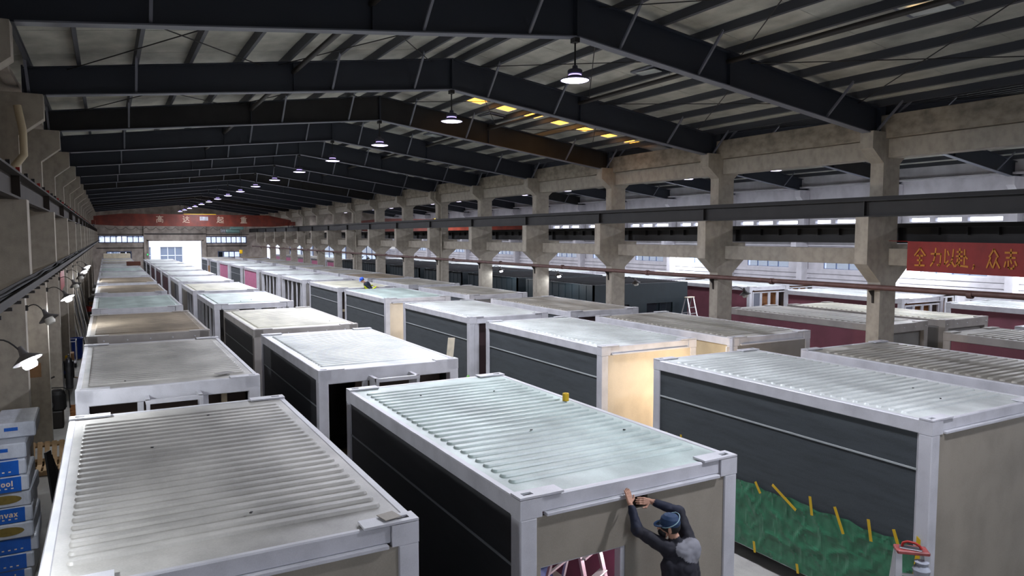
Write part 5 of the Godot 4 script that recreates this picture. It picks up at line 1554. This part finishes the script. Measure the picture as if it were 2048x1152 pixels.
func cap_part(t: Node3D, c: Vector3, fwd: Vector3, mt: Material, strap: bool) -> void:
	var f := fwd.normalized()
	var up := (Vector3.UP - f * f.y).normalized()
	var bs := Basis(f.cross(up), up, -f)
	var mb := MB.new()
	mb.lathe([Vector2(0.104, 0.0), Vector2(0.108, 0.03), Vector2(0.098, 0.07), Vector2(0.07, 0.1), Vector2(0.03, 0.115), Vector2(0.006, 0.118), Vector2(0, 0.122)], 22)
	var cap := part(t, "cap", mb.mesh(), mt, c + up * 0.035 - f * 0.008, bs)
	mb = MB.new()
	var poly := PackedVector2Array()
	for k in 13:
		var a := PI * k / 12.0
		poly.append(Vector2(cos(a) * 0.098, sin(a) * 0.085 + 0.06))
	poly.append(Vector2(-0.1, 0.02)); poly.append(Vector2(0.0, 0.055)); poly.append(Vector2(0.1, 0.02))
	mb.prism(poly, 0.008, Transform3D(Basis(Vector3(1, 0, 0), Vector3(0, -0.25, -0.97), Vector3(0, 0.97, -0.25)), Vector3(0, 0.012, -0.03)))
	part(cap, "brim", mb.mesh(), mt)
	if strap:
		mb = MB.new()
		var pts := []
		for k in 25:
			var a := TAU * k / 24.0
			pts.append(Vector3(cos(a) * 0.108, 0.045 + 0.062 * sin(a * 1.0 + 0.6), sin(a) * 0.108 * 0.98) * Vector3(1.0 - 0.16 * maxf(0, sin(a + 0.6)), 1, 1.0 - 0.16 * maxf(0, sin(a + 0.6))))
		mb.tube(pts, 0.006, 6)
		part(cap, "mask_strap", mb.mesh(), M.strap)

func people() -> void:
	var sk := Color(0.52, 0.29, 0.20)
	var nv := Color(0.009, 0.010, 0.018)
	var slv := Color(0.008, 0.014, 0.032)
	var gy := Color(0.22, 0.22, 0.25)
	var tr := Color(0.014, 0.015, 0.02)
	var hr := Color(0.01, 0.009, 0.008)
	# the worker sanding the container end, standing on a trestle
	var base := P(5.16, 0.84, 5.52)
	var t := thing("person", "person in navy jacket and blue cap reaching up to sand the container end", "person", base)
	var L := func(x: float, y: float, d: float) -> Vector3: return P(x, y, d - 0.08) - base
	var B := []
	B.append([L.call(5.08, 1.78, 5.6), L.call(5.25, 1.78, 5.6), 0.13, 0.13, nv])
	B.append([L.call(5.17, 1.7, 5.6), L.call(5.15, 2.05, 5.62), 0.155, 0.16, nv])
	B.append([L.call(5.15, 2.05, 5.62), L.call(5.13, 2.22, 5.66), 0.16, 0.13, nv])
	B.append([L.call(5.02, 2.1, 5.65), L.call(5.04, 1.75, 5.6), 0.1, 0.12, nv])
	B.append([L.call(5.27, 2.1, 5.63), L.call(5.29, 1.75, 5.6), 0.1, 0.12, nv])
	B.append([L.call(5.04, 2.25, 5.68), L.call(5.26, 2.25, 5.66), 0.09, 0.095, nv])
	B.append([L.call(5.12, 2.25, 5.605), L.call(5.27, 2.26, 5.6), 0.09, 0.1, gy])
	B.append([L.call(5.16, 2.19, 5.59), L.call(5.24, 2.19, 5.59), 0.1, 0.1, gy])
	B.append([L.call(5.13, 2.29, 5.66), L.call(5.11, 2.345, 5.68), 0.07, 0.062, nv])
	B.append([L.call(5.11, 2.34, 5.68), L.call(5.09, 2.43, 5.71), 0.055, 0.055, sk])
	B.append([L.call(5.0, 2.28, 5.69), L.call(4.75, 2.46, 5.86), 0.085, 0.062, nv])
	B.append([L.call(4.75, 2.46, 5.86), L.call(4.785, 2.635, 5.99), 0.062, 0.047, slv])
	B.append([L.call(4.785, 2.62, 5.98), L.call(4.79, 2.68, 6.03), 0.034, 0.028, sk])
	B.append([L.call(5.3, 2.28, 5.67), L.call(5.32, 2.55, 5.86), 0.088, 0.064, nv])
	B.append([L.call(5.32, 2.55, 5.86), L.call(5.13, 2.63, 6.01), 0.064, 0.047, slv])
	B.append([L.call(5.14, 2.63, 6.0), L.call(5.08, 2.65, 6.05), 0.034, 0.028, sk])
	for s in [-1.0, 1.0]:
		B.append([L.call(5.165 + s * 0.09, 1.72, 5.6), L.call(5.165 + s * 0.1, 1.32, 5.63), 0.105, 0.07, tr])
		B.append([L.call(5.165 + s * 0.1, 1.32, 5.63), L.call(5.165 + s * 0.1, 0.93, 5.57), 0.07, 0.05, tr])
		B.append([L.call(5.165 + s * 0.1, 0.88, 5.55), L.call(5.165 + s * 0.12, 0.875, 5.74), 0.042, 0.036, hr])
	var mb := MB.new()
	nets(mb, B, 0.011, 0.03, 0.007)
	var fw := Vector3(-0.72, 0.05, -0.62)
	var hc: Vector3 = L.call(5.07, 2.475, 5.73)
	nets(mb, head_bones(hc, fw, sk, hr), 0.006, 0.02)
	nets(mb, hand_bones(L.call(4.788, 2.675, 6.03), Vector3(0.12, 0.85, -0.45), Vector3(0, 0.1, -1), false, 0.25, sk), 0.0035, 0.008)
	nets(mb, hand_bones(L.call(5.085, 2.648, 6.045), Vector3(-0.95, 0.12, -0.3), Vector3(0, -0.3, -1), true, 0.5, sk), 0.0035, 0.008)
	part(t, "body", mb.mesh(), M.body)
	cap_part(t, hc, fw, M.cap, true)
	mb = MB.new()
	mb.lathe([Vector2(0.0, 0.055), Vector2(0.03, 0.045), Vector2(0.055, 0.01), Vector2(0.058, -0.02), Vector2(0.05, -0.03)], 16, Transform3D(Basis(fw.normalized().cross(Vector3.UP).normalized(), fw.normalized(), Vector3.UP), hc + fw.normalized() * 0.062 - Vector3.UP * 0.06))
	part(t, "face_mask", mb.mesh(), M.mask)
	var ts := thing("work_trestle", "low work trestle under the worker's feet", "trestle", P(5.17, FLOOR_Y, 5.52))
	part(ts, "deck", bm(Vector3(1.2, 0.05, 0.42), 0.008), M.wood, Vector3(0, 1.262, 0))
	for sx in [-0.5, 0.5]:
		for sz in [-0.15, 0.15]: part(ts, "leg", bm(Vector3(0.05, 1.237, 0.05)), M.steel_dark, Vector3(sx, 0.6185, sz))
		part(ts, "cross_bar", bm(Vector3(0.04, 0.04, 0.3)), M.steel_dark, Vector3(sx, 0.5, 0))
	# the person bending over between two containers of the tarp row
	var hv := Color(0.62, 0.72, 0.02)
	var dk := Color(0.008, 0.012, 0.03)
	base = P(11.45, 1.62, 35.35)
	t = thing("person", "person in blue cap and navy yellow jacket bending between containers of the tarp row", "person", base)
	L = func(x: float, y: float, d: float) -> Vector3: return P(x - 0.3, y, d) - base
	B = []
	B.append([L.call(11.86, 2.55, 35.35), L.call(12.06, 2.55, 35.35), 0.14, 0.14, dk])
	B.append([L.call(11.95, 2.6, 35.35), L.call(11.72, 3.08, 35.35), 0.17, 0.17, dk])
	B.append([L.call(11.78, 2.65, 35.28), L.call(11.62, 3.0, 35.24), 0.11, 0.1, hv])
	B.append([L.call(11.62, 3.12, 35.2), L.call(11.68, 3.12, 35.5), 0.1, 0.1, dk])
	B.append([L.call(11.62, 3.18, 35.35), L.call(11.52, 3.26, 35.36), 0.065, 0.055, sk])
	B.append([L.call(11.6, 3.08, 35.18), L.call(11.85, 2.85, 35.0), 0.075, 0.06, dk])
	B.append([L.call(11.85, 2.85, 35.0), L.call(12.1, 2.98, 35.1), 0.058, 0.042, hv])
	B.append([L.call(11.68, 3.08, 35.52), L.call(11.95, 3.0, 35.75), 0.075, 0.06, dk])
	B.append([L.call(11.95, 3.0, 35.75), L.call(12.18, 2.99, 35.9), 0.058, 0.042, hv])
	for s in [-1.0, 1.0]:
		B.append([L.call(11.96 + s * 0.09, 2.5, 35.35), L.call(11.9 + s * 0.1, 2.1, 35.32), 0.11, 0.075, dk])
		B.append([L.call(11.9 + s * 0.1, 2.1, 35.32), L.call(11.92 + s * 0.1, 1.72, 35.38), 0.075, 0.05, dk])
		B.append([L.call(11.92 + s * 0.1, 1.66, 35.4), L.call(11.86 + s * 0.1, 1.655, 35.24), 0.042, 0.036, hr])
	mb = MB.new()
	nets(mb, B, 0.02, 0.035, 0.012)
	fw = Vector3(-0.8, -0.5, 0.1)
	hc = L.call(11.47, 3.33, 35.37)
	nets(mb, head_bones(hc, fw, sk, hr), 0.009, 0.02)
	nets(mb, hand_bones(L.call(12.1, 2.98, 35.1), Vector3(1, -0.2, -0.2), Vector3(0, -1, 0), true, 0.4, sk), 0.005, 0.008)
	nets(mb, hand_bones(L.call(12.18, 2.98, 35.9), Vector3(1, -0.2, -0.2), Vector3(0, -1, 0), false, 0.4, sk), 0.005, 0.008)
	part(t, "body", mb.mesh(), M.body)
	cap_part(t, hc, fw, mat(Color(0.1, 0.32, 0.75), 0.6), false)
	step_ladder("step ladder under the bending person between the tarp row containers", P(11.62, FLOOR_Y, 35.4), PI / 2, 2.045, 0.55, M.aluminium, M.aluminium)
	# the person inside the worker's container, seen through the window opening
	base = P(4.52, -0.05, 7.55)
	t = thing("person", "person in dark blue cap and blue jacket inside the worker's container", "person", base, 0.0)
	L = func(x: float, y: float, z: float) -> Vector3: return Vector3(x, y, z)
	B = []
	var bl := Color(0.02, 0.045, 0.14)
	B.append([L.call(-0.09, 0.92, 0), L.call(0.09, 0.92, 0), 0.13, 0.13, bl])
	B.append([L.call(0, 0.95, 0), L.call(0, 1.28, 0.02), 0.15, 0.165, bl])
	B.append([L.call(-0.15, 1.38, 0.02), L.call(0.15, 1.38, 0.02), 0.085, 0.085, bl])
	B.append([L.call(0, 1.42, 0.02), L.call(0, 1.52, 0.03), 0.06, 0.055, sk])
	for s in [-1.0, 1.0]:
		B.append([L.call(s * 0.2, 1.37, 0.02), L.call(s * 0.26, 1.1, 0.05), 0.07, 0.058, bl])
		B.append([L.call(s * 0.26, 1.1, 0.05), L.call(s * 0.2, 1.0, 0.26), 0.055, 0.042, bl])
		B.append([L.call(s * 0.09, 0.88, 0), L.call(s * 0.1, 0.48, 0.03), 0.105, 0.07, tr])
		B.append([L.call(s * 0.1, 0.48, 0.03), L.call(s * 0.1, 0.1, 0), 0.07, 0.05, tr])
		B.append([L.call(s * 0.1, 0.042, -0.03), L.call(s * 0.11, 0.038, 0.15), 0.042, 0.036, hr])
	mb = MB.new()
	nets(mb, B, 0.018, 0.03)
	fw = Vector3(0.2, -0.35, 1)
	hc = L.call(0, 1.63, 0.05)
	nets(mb, head_bones(hc, fw, sk, hr), 0.008, 0.02)
	for s in [-1.0, 1.0]: nets(mb, hand_bones(L.call(s * 0.2, 1.0, 0.27), Vector3(-s * 0.3, 0.1, 1), Vector3(-s, -0.3, 0), s < 0, 0.5, sk), 0.005, 0.008)
	part(t, "body", mb.mesh(), M.body)
	cap_part(t, hc, fw, mat(Color(0.08, 0.14, 0.34), 0.7), false)
